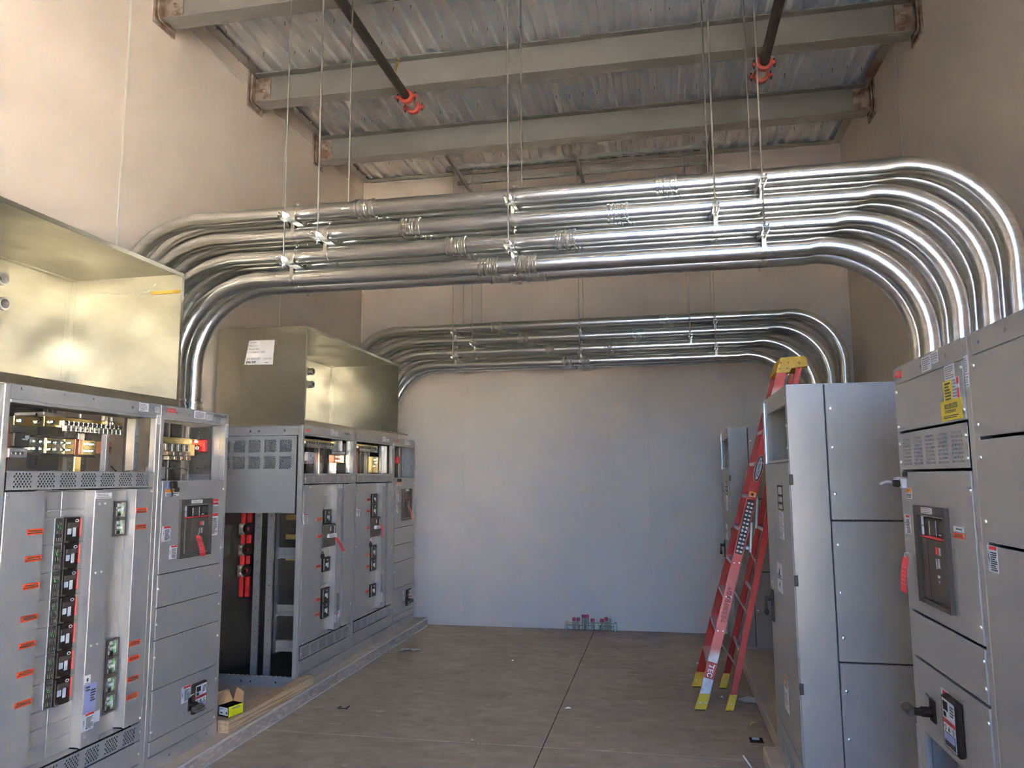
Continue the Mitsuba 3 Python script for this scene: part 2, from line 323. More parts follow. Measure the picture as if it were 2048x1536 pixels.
# roof beams
def hexbolt(x, y, z, d, r=0.017):    # bolt head on a -y face
    return cat(lathe([(0, 0), (r * 1.5, 0), (r * 1.5, 0.004), (0, 0.004)], (x, y, z), (x, y - 1, z), 12), lathe([(0, 0), (r, 0), (r, 0.014), (r * 0.8, 0.017), (0, 0.017)], (x, y - 0.004, z), (x, y - 1, z), 6), cyl((x, y - 0.02, z), (x, y - 0.034, z), r * 0.5, 8))
BEAMS = [(2.42, 'nearest grey roof beam above the camera'), (3.91, 'second grey roof beam from the front'), (5.40, 'grey steel roof beam at the very top edge of the picture'),
         (6.88, 'grey steel roof beam in the middle, the sprinkler pipes pass under it'), (8.38, 'grey steel roof beam nearest the back wall')]
for y, lab in BEAMS:
    b = Thing('roof_beam', lab, 'beam', 'grey roof beams')
    x0, x1 = XW0 + 0.055, XW1 - 0.055; zb, zt = 5.78, 6.10
    b.part('web', cbox(x0, x1, y - 0.005, y + 0.005, zb + 0.008, zt - 0.008), M_BEAM)
    b.part('flange', cbox(x0, x1, y - 0.085, y + 0.085, zb, zb + 0.012, 0.002), M_BEAM)
    b.part('flange', cbox(x0, x1, y - 0.085, y + 0.085, zt - 0.012, zt, 0.002), M_BEAM)
    for s, xe in ((1, XW0), (-1, XW1)):
        b.part('embed_plate', cbox(xe, xe + s * 0.018, y - 0.14, y + 0.14, 5.73, 6.12, 0.003), M_RUST)
        b.part('shear_tab', cbox(xe + s * 0.02, xe + s * 0.19, y - 0.018, y - 0.005, 5.80, 6.075, 0.002), M_RUST)
        for z in (5.855, 5.935, 6.015): b.part('bolt', hexbolt(xe + s * 0.125, y - 0.018, z, 0), M_RUST)
        b.part('bent_bar', tube([(xe + s * 0.03, y - 0.10, 6.08), (xe + s * 0.03, y - 0.115, 5.82), (xe + s * 0.034, y - 0.10, 5.775), (xe + s * 0.034, y + 0.06, 5.765)], 0.011, 8), M_RUST, True)

# sprinkler pipes under the deck
def grooved(y, x, z, r):
    a = cat(lathe([(r, -.03), (r + .026, -.026), (r + .03, -.01), (r + .03, .01), (r + .026, .026), (r, .03)], (x, y, z), (x, y + 1, z), 20))
    lugs = [cbox(x + s * (r + .02), x + s * (r + .062), y - .02, y + .02, z - .018, z + .018, .006) for s in (-1, 1)]
    bl = [cyl((x + s * (r + .045), y, z - .04), (x + s * (r + .045), y, z + .04), .008, 8) for s in (-1, 1)]
    return cat(a, lugs), cat(bl)
for x, yend, lab in ((-2.345, 6.70, 'black sprinkler pipe under the roof on the left, ending in red couplings'), (1.005, 6.78, 'black sprinkler pipe under the roof on the right, ending in red couplings')):
    t = Thing('sprinkler_pipe', lab, 'pipe', 'sprinkler pipes')
    z, r = 5.60, 0.042
    t.part('pipe', lathe([(0, 0), (r, 0), (r, 1), (0, 1)], (x, YF, z), (x, yend, z), 24, True), M_BPIPE, 40)
    for yy in (yend - 0.02, yend + 0.20):
        g, bl = grooved(yy, x, z, r); k = t.part('grooved_coupling', g, M_PIPERED, 35, label='red grooved pipe coupling'); t.part('bolt', bl, M_BLACK, parent=k)
    t.part('nipple', lathe([(0, 0), (r, 0), (r, 1), (0, 1)], (x, yend, z), (x, yend + 0.21, z), 24, True), M_PVC, 40, label='short pale pipe piece between the couplings')
    for yy in (1.0, 3.2): t.part('hanger_rod', cyl((x, yy, z), (x, yy, 6.14), 0.006, 6), M_STEEL)
    if x < 0:
        t.part('sprinkler_head', [cyl((x + 0.02, yend - .42, z + .02), (x + 0.05, yend - .42, z + .11), .011, 10), cyl((x + .05, yend - .42, z + .11), (x + .055, yend - .42, z + .13), .016, 10), cyl((x + .055, yend - .42, z + .16), (x + .057, yend - .42, z + .165), .02, 12)], M_BRASS)

# ------------------------------------------------------------------ conduit banks
LV = [3.30, 3.454, 3.607, 3.765]                          # lowest to top
LEGR = [1.563, 1.729, 1.893, 2.050]; LEGL = [-3.36, -3.524, -3.688, -3.852]
CPL = [(-1.09, -0.835), (-1.31, -0.574), (-1.63, -0.234), (-1.962, 0.079)]
RC, RB = 0.0565, 0.60
def conduit_path(xl, xr, y, z, zl, zr):
    p = [(xl, y, zl), (xl, y, z - RB)]
    for k in range(1, 16):
        a = math.pi / 2 * k / 16; p.append((xl + RB * (1 - math.cos(a)), y, z - RB + RB * math.sin(a) + 0.009 * math.sin(math.pi * min(1, k / 15)) ** 2))
    p += [(xl + RB, y, z + 0.004), (xl + RB + 0.06, y, z)]
    n = 14
    for k in range(1, n): p.append((xl + RB + 0.06 + (xr - xl - 2 * RB - 0.12) * k / n, y, z))
    p += [(xr - RB - 0.06, y, z), (xr - RB, y, z + 0.008)]
    for k in range(1, 16):
        a = math.pi / 2 * (1 - k / 16); p.append((xr - RB * (1 - math.cos(a)), y, z - RB + RB * math.sin(a) + 0.010 * math.cos(math.pi / 2 * k / 16)))
    p += [(xr, y, z - RB), (xr, y, zr)]
    return p
CPROF = [(.0565, -.068), (.0665, -.066), (.0665, -.052), (.061, -.048), (.061, -.034), (.0645, -.031), (.0645, -.024), (.061, -.020), (.061, -.006), (.0645, -.004), (.0645, .004), (.061, .006), (.061, .020), (.0645, .024), (.0645, .031), (.061, .034), (.061, .048), (.0665, .052), (.0665, .066), (.0565, .068)]
CONN = [(.0565, .085), (.066, .083), (.066, .066), (.0615, .062), (.0615, .045), (.069, .042), (.069, .022), (.0635, .018), (.0635, .004), (.074, .002), (.074, -.004)]
TIER = ['lowest', 'second lowest', 'second highest', 'highest']
def bank(y1, y2, where, ztl, ztr):
    for lv in range(4):
        for row, y in (('front', y1), ('rear', y2)):
            t = Thing('conduit', f'{TIER[lv]} galvanized steel conduit in the {row} row of the {where} overhead bank', 'conduit', f'conduits of the {where} bank')
            t.part('pipe', tube(conduit_path(LEGL[lv], LEGR[lv], y, LV[lv], ztl, ztr), RC, 28), M_EMT, 60)
            for k, x in enumerate(CPL[lv]):
                dx = (0.035 if row == 'rear' else 0) + (-0.05 if where == 'far' and lv == 0 and k else 0)
                t.part('coupling', lathe(CPROF, (x + dx, y, LV[lv]), (x + dx + 1, y, LV[lv]), 28), M_ZINC, 30, label='shiny ribbed coupling')
            for x, zt in ((LEGL[lv], ztl), (LEGR[lv], ztr)):
                t.part('connector', lathe(CONN, (x, y, zt), (x, y, zt + 1), 24), M_ZINC, 30)
def strut_profile():
    w, h, th, lip = 0.0205, 0.0205, 0.0022, 0.0065
    outer = sbox(-w, 0, w, h); inner = sbox(-w + th, th, w - th, h); up = outer.difference(inner)
    up = unary_union([up, sbox(-w, h - th, -w + lip, h), sbox(w - lip, h - th, w, h)])
    from shapely import affinity
    return unary_union([up, affinity.scale(up, 1, -1, origin=(0, 0))])
SP = strut_profile()
def hanger(xs_, y1, y2, zs, ztop, lab, grp, up=0.45):
    t = Thing('trapeze_hanger', lab, 'hanger', grp); yf, yr = y1 - 0.16, y2 + 0.14
    for yy in (yf, yr): t.part('threaded_rod', cyl((xs_, yy, min(zs) - 0.05), (xs_, yy, ztop), 0.0055, 8), M_STEEL, 40)
    for z in zs:
        m = extr(SP, 0, yr - yf + 0.12); R = np.eye(4); R[:3, 0] = (1, 0, 0); R[:3, 1] = (0, 0, 1); R[:3, 2] = (0, -1, 0); R[:3, 3] = (xs_, yr + 0.05, z); m.apply_transform(R)
        k = t.part('strut', m, M_STEEL, label='slotted steel strut')
        for yy in (yf, yr):
            for s in (-1, 1): t.part('nut', [lathe([(0, 0), (.012, 0), (.012, .01), (0, .01)], (xs_, yy, z + s * .021), (xs_, yy, z + s * 1.021), 6), cbox(xs_ - .019, xs_ + .019, yy - .019, yy + .019, z + s * .021, z + s * .025)], M_ZINC, parent=k)
        for yy in (y1, y2):
            for s in (1, -1):
                zc = z + s * 0.0770; ro, n = RC + 0.0025, 12
                pts = [(ro * math.cos(a), ro * math.sin(a)) for a in np.linspace(-0.12, math.pi + 0.12, n)]
                pin = [(x * (RC + .0002) / ro, y_ * (RC + .0002) / ro) for x, y_ in reversed(pts)]
                pts = [(ro, -0.075)] + pts + [(-ro, -0.075)]; pin = [(-RC - .0002, -0.075)] + pin + [(RC + .0002, -0.075)]
                m = extr(Polygon(pts + pin).buffer(0), -0.013, 0.013)
                R = np.eye(4); R[:3, 0] = (0, 1, 0); R[:3, 1] = (0, 0, s); R[:3, 2] = (s, 0, 0); R[:3, 3] = (xs_ + 0.008, yy, zc); m.apply_transform(R)
                kk = t.part('pipe_strap', m, M_STEEL, 40)
                zt = zc + s * (ro + .002)
                t.part('strap_bolt', [cyl((xs_ + .012, yy, zt), (xs_ + .012, yy, zt + s * .012), .006, 8), lathe([(0, 0), (.014, 0), (.014, .006), (.008, .011), (0, .012)], (xs_ + .012, yy, zt + s * .008), (xs_ + .012, yy, zt + s * 1.008), 10)], M_ZINC, parent=kk)
Y1, Y2 = 4.78, 4.98; DYF = 4.27
bank(Y1, Y2, 'near', TOPZ, 2.434); bank(Y1 + DYF, Y2 + DYF, 'far', TOPZ, 2.434)
Z12, Z34, Z23 = 3.686, 3.377, 3.5305
for dy, zt, w in ((0, 6.135, 'near'), (DYF, 5.76, 'far')):
    g = f'trapeze hangers of the {w} bank'
    hanger(-2.485, Y1 + dy, Y2 + dy, (Z12, Z34), zt, f'leftmost hanger of the {w} conduit bank, two struts on threaded rods', g)
    hanger(-2.24, Y1 + dy, Y2 + dy, (Z23,), zt, f'second hanger from the left of the {w} conduit bank, one strut on threaded rods', g)
    hanger(-0.925, Y1 + dy, Y2 + dy, (Z12, Z34), zt, f'middle hanger of the {w} conduit bank, two struts between the couplings', g)
    hanger(0.362, Y1 + dy, Y2 + dy, (Z23,), zt, f'second hanger from the right of the {w} conduit bank, one strut on threaded rods', g)
    hanger(0.643, Y1 + dy, Y2 + dy, (Z12, Z34), zt, f'rightmost hanger of the {w} conduit bank, two struts on threaded rods', g)
# ceiling struts that carry the far bank
def strut_bar(p0, p1):
    p0, p1 = np.array(p0, float), np.array(p1, float); L = np.linalg.norm(p1 - p0); d = (p1 - p0) / L
    m = extr(SP, 0, L); R = np.eye(4); R[:3, 2] = d; R[:3, 1] = (0, 0, 1); R[:3, 0] = np.cross((0, 0, 1), d); R[:3, 3] = p0; m.apply_transform(R); return m
for x, nm in ((-2.44, 'left'), (-0.915, 'middle'), (0.655, 'right')):
    t = Thing('ceiling_strut', f'{nm} dark strut running to the back wall under the roof beam', 'strut', 'dark struts under the roof')
    t.body(strut_bar((x, 8.42, 5.755), (x, 9.86, 5.755)), M_BEAM)
for y, nm in ((Y1 + DYF - .16, 'front'), (Y2 + DYF + .14, 'rear')):
    t = Thing('ceiling_strut', f'{nm} dark cross strut that carries the threaded rods by the back wall', 'strut', 'dark cross struts under the roof')
    t.body(strut_bar((-2.56, y, 5.80), (0.72, y, 5.80)), M_BEAM)
# marks on the near conduits
t = Thing('tape_scrap', 'small white tape scrap stuck on the highest front conduit', 'tape'); t.body(cbox(-2.12, -2.06, Y1 - RC - .0025, Y1 - RC + .002, 3.752, 3.762, .001), M_PAPER)
t = Thing('chalk_mark', 'pale pink paint mark on the highest front conduit', 'mark'); t.body([cbox(-.60, -.545, Y1 - RC - .0015, Y1 - RC + .003, 3.767, 3.773), cbox(-.60, -.54, Y1 - RC - .0015, Y1 - RC + .003, 3.757, 3.762)], M_CHALK)

# ------------------------------------------------------------------ pads
def pad(name, x0, x1, y0, y1, lab, mt=None):
    t = Thing(name, lab, 'concrete pad', kind='structure')
    t.body([cbox(x0, x1, y0, y1, 0, PADZ, 0.012)], mt or M_PAD); return t
pl = pad('equipment_pad', XW0, -3.053, 0.2, 9.77, 'long low concrete pad under the left row of switchboards')
pl.part('pad_top', cbox(XW0 + .001, -3.066, 0.2, 9.765, PADZ - .002, PADZ + .0006), M_PAD2)
pl.part('worn_edge', [cbox(-3.066, -3.049, 0.2, 9.77, PADZ - .012, PADZ + .001, .004), cbox(-3.06, -3.046, 0.2, 9.77, 0, .012, .004)], M_PADEDGE)
pad('equipment_pad', 0.606, XW1, 0.2, 5.60, 'concrete pad with a rounded corner under the right row of cabinets', M_PAD2); pad('equipment_pad', 0.72, XW1, 5.64, 9.8, 'concrete pad under the far right cabinet', M_PAD2)
# ------------------------------------------------------------------ switchboards: shared parts
SBG = 'switchboard sections'
def sect(label, w, F, group, ropen=None, side_l=False, side_r=False, depth=0.855, dots=(), bdots=(), rear_low=None):
    t = Thing('switchboard_section', label, 'switchboard', group, F=F); t.w = w
    for a, b in ((0, .042), (w - .042, w)): t.part('post', cbox(a + .001, b - .001, PADZ, TOPZ, -.045, 0, .004), M_CAB)
    for a, b in ((0, .042), (w - .042, w)): t.part('post', cbox(a + .001, b - .001, PADZ, TOPZ, -depth, -depth + .04, .003), M_CABIN)
    t.part('top_rail', plate(.042, w - .042, 2.318, TOPZ, -.012, 0.001, [ngon(x, z, .0085, 10) for x, z in dots]), M_CAB)
    t.part('top_rail_lip', [cbox(.042, w - .042, 2.300, 2.318, -.03, -.002, .003)], M_CAB)
    t.part('rail_shade', cbox(.045, w - .045, 2.32, 2.39, -.03, -.02), M_SEAM_SHADE)  # black strip painted in as shade behind the rail holes
    t.part('roof', cbox(0, w, TOPZ - .012, TOPZ - .001, -depth, -.012), M_CABIN)
    t.part('base_rail', plate(.003, w - .003, PADZ, .196, -.012, .001, [ngon(x, .152, .0095, 10) for x in bdots]), M_CAB)
    t.part('base_shade', cbox(.045, w - .045, PADZ, .19, -.03, -.02), M_SEAM_SHADE)  # same painted shade behind the base rail holes
    t.part('rear_panel', cbox(.003, w - .003, PADZ, TOPZ - .012 if rear_low is None else rear_low, -depth - .004, -depth), M_INSHADE)
    t.part('floor_pan', cbox(.003, w - .003, PADZ, PADZ + .004, -depth, -.02), M_INSHADE)
    if side_l: t.part('side_panel', cbox(0, .003, PADZ, TOPZ, -depth, -.045), M_CAB)
    if side_r: t.part('side_panel', cbox(w - .003, w, PADZ, TOPZ, -depth, -.045), M_CAB)
    return t
def scr(t, pts, d=0.004, r=.0075):
    for s, z in pts: t.part('screw', lathe([(0, -.002), (r, -.002), (r, .003), (r * .7, .006), (0, .007)], (s, z, d), (s, z, d + 1), 8), M_ZINC, 40)
def pan(t, s0, s1, z0, z1, name='panel', mt=None, d=.004, holes=(), th=.012, label=None):
    g = .003
    if len(holes) > 1: th = .0025
    m = plate(s0 + g, s1 - g, z0 + g, z1 - g, d - th, d, holes) if len(holes) else cbox(s0 + g, s1 - g, z0 + g, z1 - g, d - th, d, .002)
    return t.part(name, m, mt or M_CAB, label=label)
def vent(t, s0, s1, z0, z1, n, gw, px, py, r, zt0, zt1, name='vent_panel', lead=None):
    pitch = (s1 - s0 - .06) / n; hs = []
    for k in range(n):
        a = s0 + .03 + k * pitch + (pitch - gw) / 2; hs += perf(a, a + gw, zt0, zt1, px, py, r)
    k = pan(t, s0, s1, z0, z1, name, holes=hs)
    t.part('shade_backing', cbox(s0 + .02, s1 - .02, z0 + .01, z1 - .01, -.06, -.055), M_SEAM_SHADE)  # black sheet stands in for shade behind the vent holes
    return k
def st(t, s0, s1, z0, z1, kind='white', d=.004, seed=0, name=None, parent=None, F=None):
    """a printed sticker: base part with print as its sub-parts"""
    base = {'white': M_WHITE, 'orange': M_ORANGE, 'amber': M_WHITE, 'danger': M_WHITE, 'yellow': M_YEL, 'blue': M_BLUE, 'redtop': M_WHITE, 'grey': M_MGREY, 'plain': M_WHITE}[kind]
    nm = name or {'orange': 'orange_label', 'danger': 'danger_label', 'amber': 'warning_label', 'yellow': 'yellow_label', 'blue': 'blue_label'}.get(kind, 'white_label')
    k = t.part(nm, cbox(s0, s1, z0, z1, d - .0005, d + .0009), base, F=F, label={'orange': 'bright orange label with two black lines', 'danger': 'white danger label with red heading', 'amber': 'label with amber heading', 'blue': 'pale blue rating label'}.get(kind))
    w, h, dd = s1 - s0, z1 - z0, d + .0009
    P = lambda n_, m, mt: t.part(n_, m, mt, parent=k, F=F)
    if kind == 'orange': P('print', [cbox(s0 + w * .12, s1 - w * .1, z0 + h * .56, z0 + h * .74, dd, dd + .0003), cbox(s0 + w * .05, s1 - w * .06, z0 + h * .24, z0 + h * .42, dd, dd + .0003)], M_INK)
    elif kind == 'white': P('print', lines(s0 + w * .08, s1 - w * .08, z0 + h * .08, z1 - h * .1, max(2, int(h / .009)), dd, seed), M_GINK)
    elif kind in ('danger', 'redtop'):
        P('heading', cbox(s0 + w * .22, s1 - w * .02, z1 - h * .15, z1 - h * .02, dd, dd + .0003), M_REDP)
        P('print', [lines(s0 + w * .3, s1 - w * .06, z0 + h * .06, z1 - h * .22, max(3, int(h / .009)), dd, seed), extr(Polygon([(s0 + w * .06, z0 + h * .55), (s0 + w * .17, z0 + h * .72), (s0 + w * .12, z0 + h * .52), (s0 + w * .2, z0 + h * .55), (s0 + w * .1, z0 + h * .28), (s0 + w * .12, z0 + h * .47)]).buffer(0), dd, dd + .0003)], M_INK)
    elif kind == 'amber':
        P('heading', cbox(s0, s1, z1 - h * .45, z1 - h * .02, dd, dd + .0003), M_AMBER); P('print', [lines(s0 + w * .06, s1 - w * .06, z0 + h * .06, z0 + h * .45, 3, dd, seed), cbox(s0 + w * .35, s1 - w * .3, z1 - h * .3, z1 - h * .18, dd, dd + .0003)], M_INK)
    elif kind == 'yellow': P('print', lines(s0 + w * .15, s1 - w * .12, z0 + h * .06, z1 - h * .06, max(3, int(h / .011)), dd, seed), M_INK)
    elif kind == 'blue': P('print', [lines(s0 + w * .5, s1 - w * .05, z0 + h * .35, z0 + h * .8, 5, dd, seed), lines(s0 + w * .1, s0 + w * .45, z0 + h * .75, z0 + h * .95, 2, dd, seed)], M_INK)
    return k
def abb(t, s, z, h=.024):
    m = meshkit.text_mesh('ABB', h, .0012, True); x1 = m.bounds[1][0]; k = .098 / x1; m.vertices[:, 0] *= k
    m.apply_translation([s, z, .0012]); q = t.part('logo', m, M_LOGO, label='red ABB lettering')
    t.part('logo_slit', [cbox(s, s + .1, z + h * .5 - .0011, z + h * .5 + .0011, .0024, .0028)], M_CAB, parent=q)
def tag(F, s, z, d, lab, tilt=0.0, w=.062, h=.145, bend=.02):
    """hanging plastic lockout tag with clipped corners, on a small tie"""
    t = Thing('lockout_tag', lab, 'tag', 'red hanging tags', F=F)
    zs = [0, .018, .05, .09, .12, h]; hw = [.35, .5, .5, .5, .5, .5]; v, f = [], []
    for i, (q, k) in enumerate(zip(zs, hw)):
        dd = d + bend * math.sin(math.pi * q / h * .8); off = tilt * q * (1 + q / h)
        for e in (-1, 1): v += [(s + off + e * k * w, z - q, dd), (s + off + e * k * w, z - q, dd - .0012)]
    n = len(zs)
    for i in range(n - 1):
        a = 4 * i; b = a + 4
        f += [(a, b, b + 2), (a, b + 2, a + 2), (a + 1, a + 3, b + 3), (a + 1, b + 3, b + 1), (a, a + 1, b + 1), (a, b + 1, b), (a + 2, b + 2, b + 3), (a + 2, b + 3, a + 3)]
    f += [(0, 2, 3), (0, 3, 1), (4 * n - 4, 4 * n - 3, 4 * n - 1), (4 * n - 4, 4 * n - 1, 4 * n - 2)]
    t.part('card', trimesh.Trimesh(np.array(v, float), np.array(f), process=False), M_TAG)
    t.part('tie', tube([(s, z - .006, d + .004), (s - .004, z + .012, d + .006), (s + .012, z + .016, d - .004), (s + .02, z + .01, d - .012)], .0014, 6), M_PAPER, True)
    ms = []
    for k in range(5):
        q0 = .045 + k * .018; off = tilt * q0 * (1 + q0 / h); dd = d + bend * math.sin(math.pi * q0 / h * .8)
        ms.append(cbox(s + off - w * .33, s + off + w * .33, z - q0 - .004, z - q0 + .001, dd - .002, dd + .0012))
    t.part('print', ms, M_TAGP)
    return t
def power_breaker(t, s0, z0):
    """large drawout-style breaker: bezel .36 x .39, trip window above, grey face below"""
    w, h = .36, .388
    hole = sbox(s0 + .035, z0 + .018, s0 + .335, z0 + .352)
    k = t.part('breaker_bezel', extr(sbox(s0, z0, s0 + w, z0 + h).difference(hole), .002, .022), M_DGREY, label='dark grey breaker bezel')
    P = lambda n, m, mt, sm=False: t.part(n, m, mt, sm, parent=k)
    P('breaker_face', cbox(s0 + .055, s0 + .33, z0 + .024, z0 + .262, -.02, .014, .004), M_DGREY)
    for a in (.128, .06): P('face_rib', cbox(s0 + a, s0 + a + .004, z0 + .03, z0 + .255, .014, .017, .001), M_DGREY)
    P('recess', cbox(s0 + .03, s0 + .34, z0 + .015, z0 + .355, -.03, -.02), M_BLACK)
    P('trip_unit', [cbox(s0 + .08, s0 + .33, z0 + .272, z0 + .345, -.02, .008, .003)], M_BLACK)
    P('trip_marking', [cbox(s0 + .058, s0 + .075, z0 + .272, z0 + .305, .006, .01), cbox(s0 + .058, s0 + .075, z0 + .312, z0 + .345, .006, .01), cbox(s0 + .142, s0 + .15, z0 + .275, z0 + .33, .008, .009), cbox(s0 + .218, s0 + .223, z0 + .275, z0 + .335, .008, .009), cbox(s0 + .25, s0 + .275, z0 + .28, z0 + .285, .008, .009)], M_WHITE)
    P('trip_display', [cbox(s0 + .155, s0 + .215, z0 + .28, z0 + .33, .008, .0095), cbox(s0 + .255, s0 + .32, z0 + .292, z0 + .335, .008, .0095)], M_DGREY)
    P('red_strip', cbox(s0 + .06, s0 + .335, z0 + .262, z0 + .272, .006, .016, .002), M_REDP)
    P('push_button', [cbox(s0 + .225, s0 + .25, z0 + .205, z0 + .235, .014, .019, .002)], M_REDP)
    P('face_label', [cbox(s0 + .254, s0 + .272, z0 + .205, z0 + .235, .014, .0155), cbox(s0 + .215, s0 + .226, z0 + .15, z0 + .19, .014, .0155), cbox(s0 + .236, s0 + .258, z0 + .155, z0 + .192, .014, .0155), cbox(s0 + .225, s0 + .25, z0 + .118, z0 + .128, .014, .0155), cbox(s0 + .236, s0 + .243, z0 + .10, z0 + .108, .014, .0155)], M_PVC)
    P('name_sticker', cbox(s0 + .105, s0 + .232, z0 + h - .028, z0 + h - .004, .0215, .0228), M_WHITE)
    P('name_print', lines(s0 + .112, s0 + .225, z0 + h - .026, z0 + h - .006, 3, .0228, 3), M_GINK)
    return k
def metering(t, s0, z0):
    k = t.part('meter', cbox(s0, s0 + .15, z0, z0 + .195, .002, .032, .008), M_BLACK, label='black framed meter with a white face')
    P = lambda n, m, mt: t.part(n, m, mt, parent=k); d = .0322
    P('meter_face', cbox(s0 + .014, s0 + .138, z0 + .012, z0 + .183, .03, d), M_WHITE)
    P('display', [cbox(s0 + .022, s0 + .07, z0 + .142, z0 + .175, d, d + .001), cbox(s0 + .022, s0 + .052, z0 + .118, z0 + .136, d, d + .001)], M_BLACK)
    P('warning_band', cbox(s0 + .016, s0 + .136, z0 + .096, z0 + .113, d, d + .0008), M_REDP)
    P('print', [lines(s0 + .03, s0 + .12, z0 + .1, z0 + .109, 1, d + .0008, 1), lines(s0 + .09, s0 + .13, z0 + .13, z0 + .172, 4, d, 2), extr(Polygon([(s0 + .06, z0 + .072), (s0 + .085, z0 + .072), (s0 + .072, z0 + .09)]), d, d + .0006), extr(ngon(s0 + .036, z0 + .08, .010).difference(ngon(s0 + .036, z0 + .08, .007)), d, d + .0006), extr(ngon(s0 + .112, z0 + .08, .010).difference(ngon(s0 + .112, z0 + .08, .007)), d, d + .0006)], M_INK)
    P('keypad', cbox(s0 + .022, s0 + .13, z0 + .016, z0 + .066, d, d + .001), M_DGREY)
    P('keypad_label', [cbox(s0 + .026, s0 + .126, z0 + .036, z0 + .064, d + .001, d + .0015)], M_BLUE)
    return k
def handle(t, s, z):
    k = t.part('disconnect_handle', [cbox(s - .03, s + .03, z - .04, z + .05, .003, .012, .004), cyl((s, z, .012), (s, z, .05), .02, 16)], M_BLACK, label='black disconnect handle')
    t.part('arm', [cbox(s - .018, s + .012, z - .014, z + .012, .03, .078, .005)], M_BLACK, parent=k)
    t.part('grip', lathe([(0, 0), (.017, 0), (.019, .006), (.019, .082), (.016, .09), (0, .09)], (s + .005, z - .004, .085), (s - 1, z - .004, .085), 18), M_DGREY, 40, parent=k)
    t.part('hasp', tube([(s - .02, z + .05, .012), (s - .02, z + .066, .022), (s + .0, z + .07, .03)], .003, 6), M_ZINC, True, parent=k)
    return k
def lugs(t, s0, z0, n, pitch, d, sc=1.0):
    """row of terminal lugs on a bar"""
    for k in range(n):
        s = s0 + k * pitch
        q = t.part('lug', [cbox(s, s + pitch * .82, z0, z0 + .03 * sc, d, d + .03, .003), cbox(s + .001, s + pitch * .7, z0 + .03 * sc, z0 + .055 * sc, d - .005, d + .012, .003)], M_TIN, label='bright terminal lug')
        t.part('lug_screw', [lathe([(0, 0), (.009 * sc, 0), (.009 * sc, .012), (0, .012)], (s + pitch * .4, z0 + .042 * sc, d + .012), (s + pitch * .4, z0 + .042 * sc, d + 1.012), 6), cyl((s + pitch * .4, z0 + .012 * sc, d + .03), (s + pitch * .4, z0 + .012 * sc, d + .031), .006 * sc, 10)], M_DGREY, parent=q)
def bolt2(t, k, pts, d, r=.012):
    for s, z in pts: t.part('bus_bolt', [lathe([(0, 0), (r * 1.4, 0), (r * 1.4, .003), (0, .003)], (s, z, d), (s, z, d + 1), 12), lathe([(0, 0), (r, 0), (r, .011), (0, .011)], (s, z, d + .003), (s, z, d + 1.003), 6)], M_ZINC, parent=k)
def channel(t, s0, s1, z0, z1, d, dep=.03, mt=None, holes=True, name='upright'):
    hs = [ngon((s0 + s1) / 2, z0 + .02 + j * .05, .006) for j in range(int((z1 - z0 - .03) / .05))] if holes else []
    return t.part(name, [plate(s0, s1, z0, z1, d - .003, d, hs), cbox(s0, s0 + .003, z0, z1, d - dep, d), cbox(s1 - .003, s1, z0, z1, d - dep, d)], mt or M_CABIN)

# ------------------------------------------------------------------ breaker-panel sections (A, C, D)
def dead_front(t, c0, c1, p1, r1):
    w, z0, z1 = t.w, .448, 1.858
    pan(t, .042, c0, z0, z1, 'cover_plate'); pan(t, c1, p1, z0, z1, 'cover_plate'); pan(t, r1, w - .042, z0, z1, 'cover_plate')
    for a, b in ((c0, c1), (p1, r1)):
        t.part('recess_tray', [cbox(a, b, z0, z1, -.068, -.064), cbox(a - .001, a + .001, z0, z1, -.066, -.006), cbox(b - .0015, b + .0015, z0 + .01, z1 - .002, -.066, .002, .0006), cbox(a, b, z0, z0 + .002, -.066, -.006)], M_CAB)
def filler(t, s0, s1, z0, z1, d=-.058): t.part('filler_plate', cbox(s0 + .002, s1 - .002, z0 + .002, z1 - .002, d - .006, d, .002), M_CAB)
def mccb(t, s0, s1, z0, z1, d=-.04):
    w, h = s1 - s0, z1 - z0
    k = t.part('breaker', cbox(s0, s1, z0, z1, -.062, d, .004), M_BLACK, label='black moulded case breaker')
    P = lambda n, m, mt: t.part(n, m, mt, parent=k)
    P('breaker_label', [cbox(s0 + w * .3, s0 + w * .5, z0 + h * .38, z0 + h * .6, d, d + .001), cbox(s0 + w * .53, s0 + w * .68, z0 + h * .25, z0 + h * .6, d, d + .001), cbox(s0 + w * .5, s0 + w * .6, z0 + h * .75, z0 + h * .85, d, d + .001)], M_WHITE)
    P('terminal_cover', cbox(s0 + w * .02, s0 + w * .08, z0 + h * .06, z1 - h * .06, d, d + .003), M_PVC); P('terminal_cover', cbox(s1 - w * .12, s1 - w * .06, z0 + h * .06, z1 - h * .06, d, d + .003), M_MGREY)
    P('toggle', cbox(s0 + w * .3, s0 + w * .5, z0 + h * .66, z0 + h * .78, d, d + .022, .003), M_DGREY)
def big_breaker(t, s0, s1, z0, z1):
    w, h = s1 - s0, z1 - z0; d = .012
    k = t.part('breaker', cbox(s0, s1, z0, z1, -.062, d, .005), M_DGREY, label='large dark grey breaker with a white tag on its handle')
    P = lambda n, m, mt: t.part(n, m, mt, parent=k)
    P('breaker_label', [cbox(s0 + w * .56, s0 + w * .62, z0 + h * .70, z0 + h * .88, d, d + .001), cbox(s1 - w * .12, s1 - w * .06, z0 + h * .5, z1 - h * .1, d, d + .001)], M_WHITE)
    P('trip_dial', [cbox(s0 + w * .65, s0 + w * .85, z0 + h * .62, z1 - h * .08, d, d + .002)], M_BLACK)
    P('handle_block', cbox(s0 + w * .3, s0 + w * .88, z0 + h * .40, z0 + h * .58, d, d + .03, .003), M_WHITE)
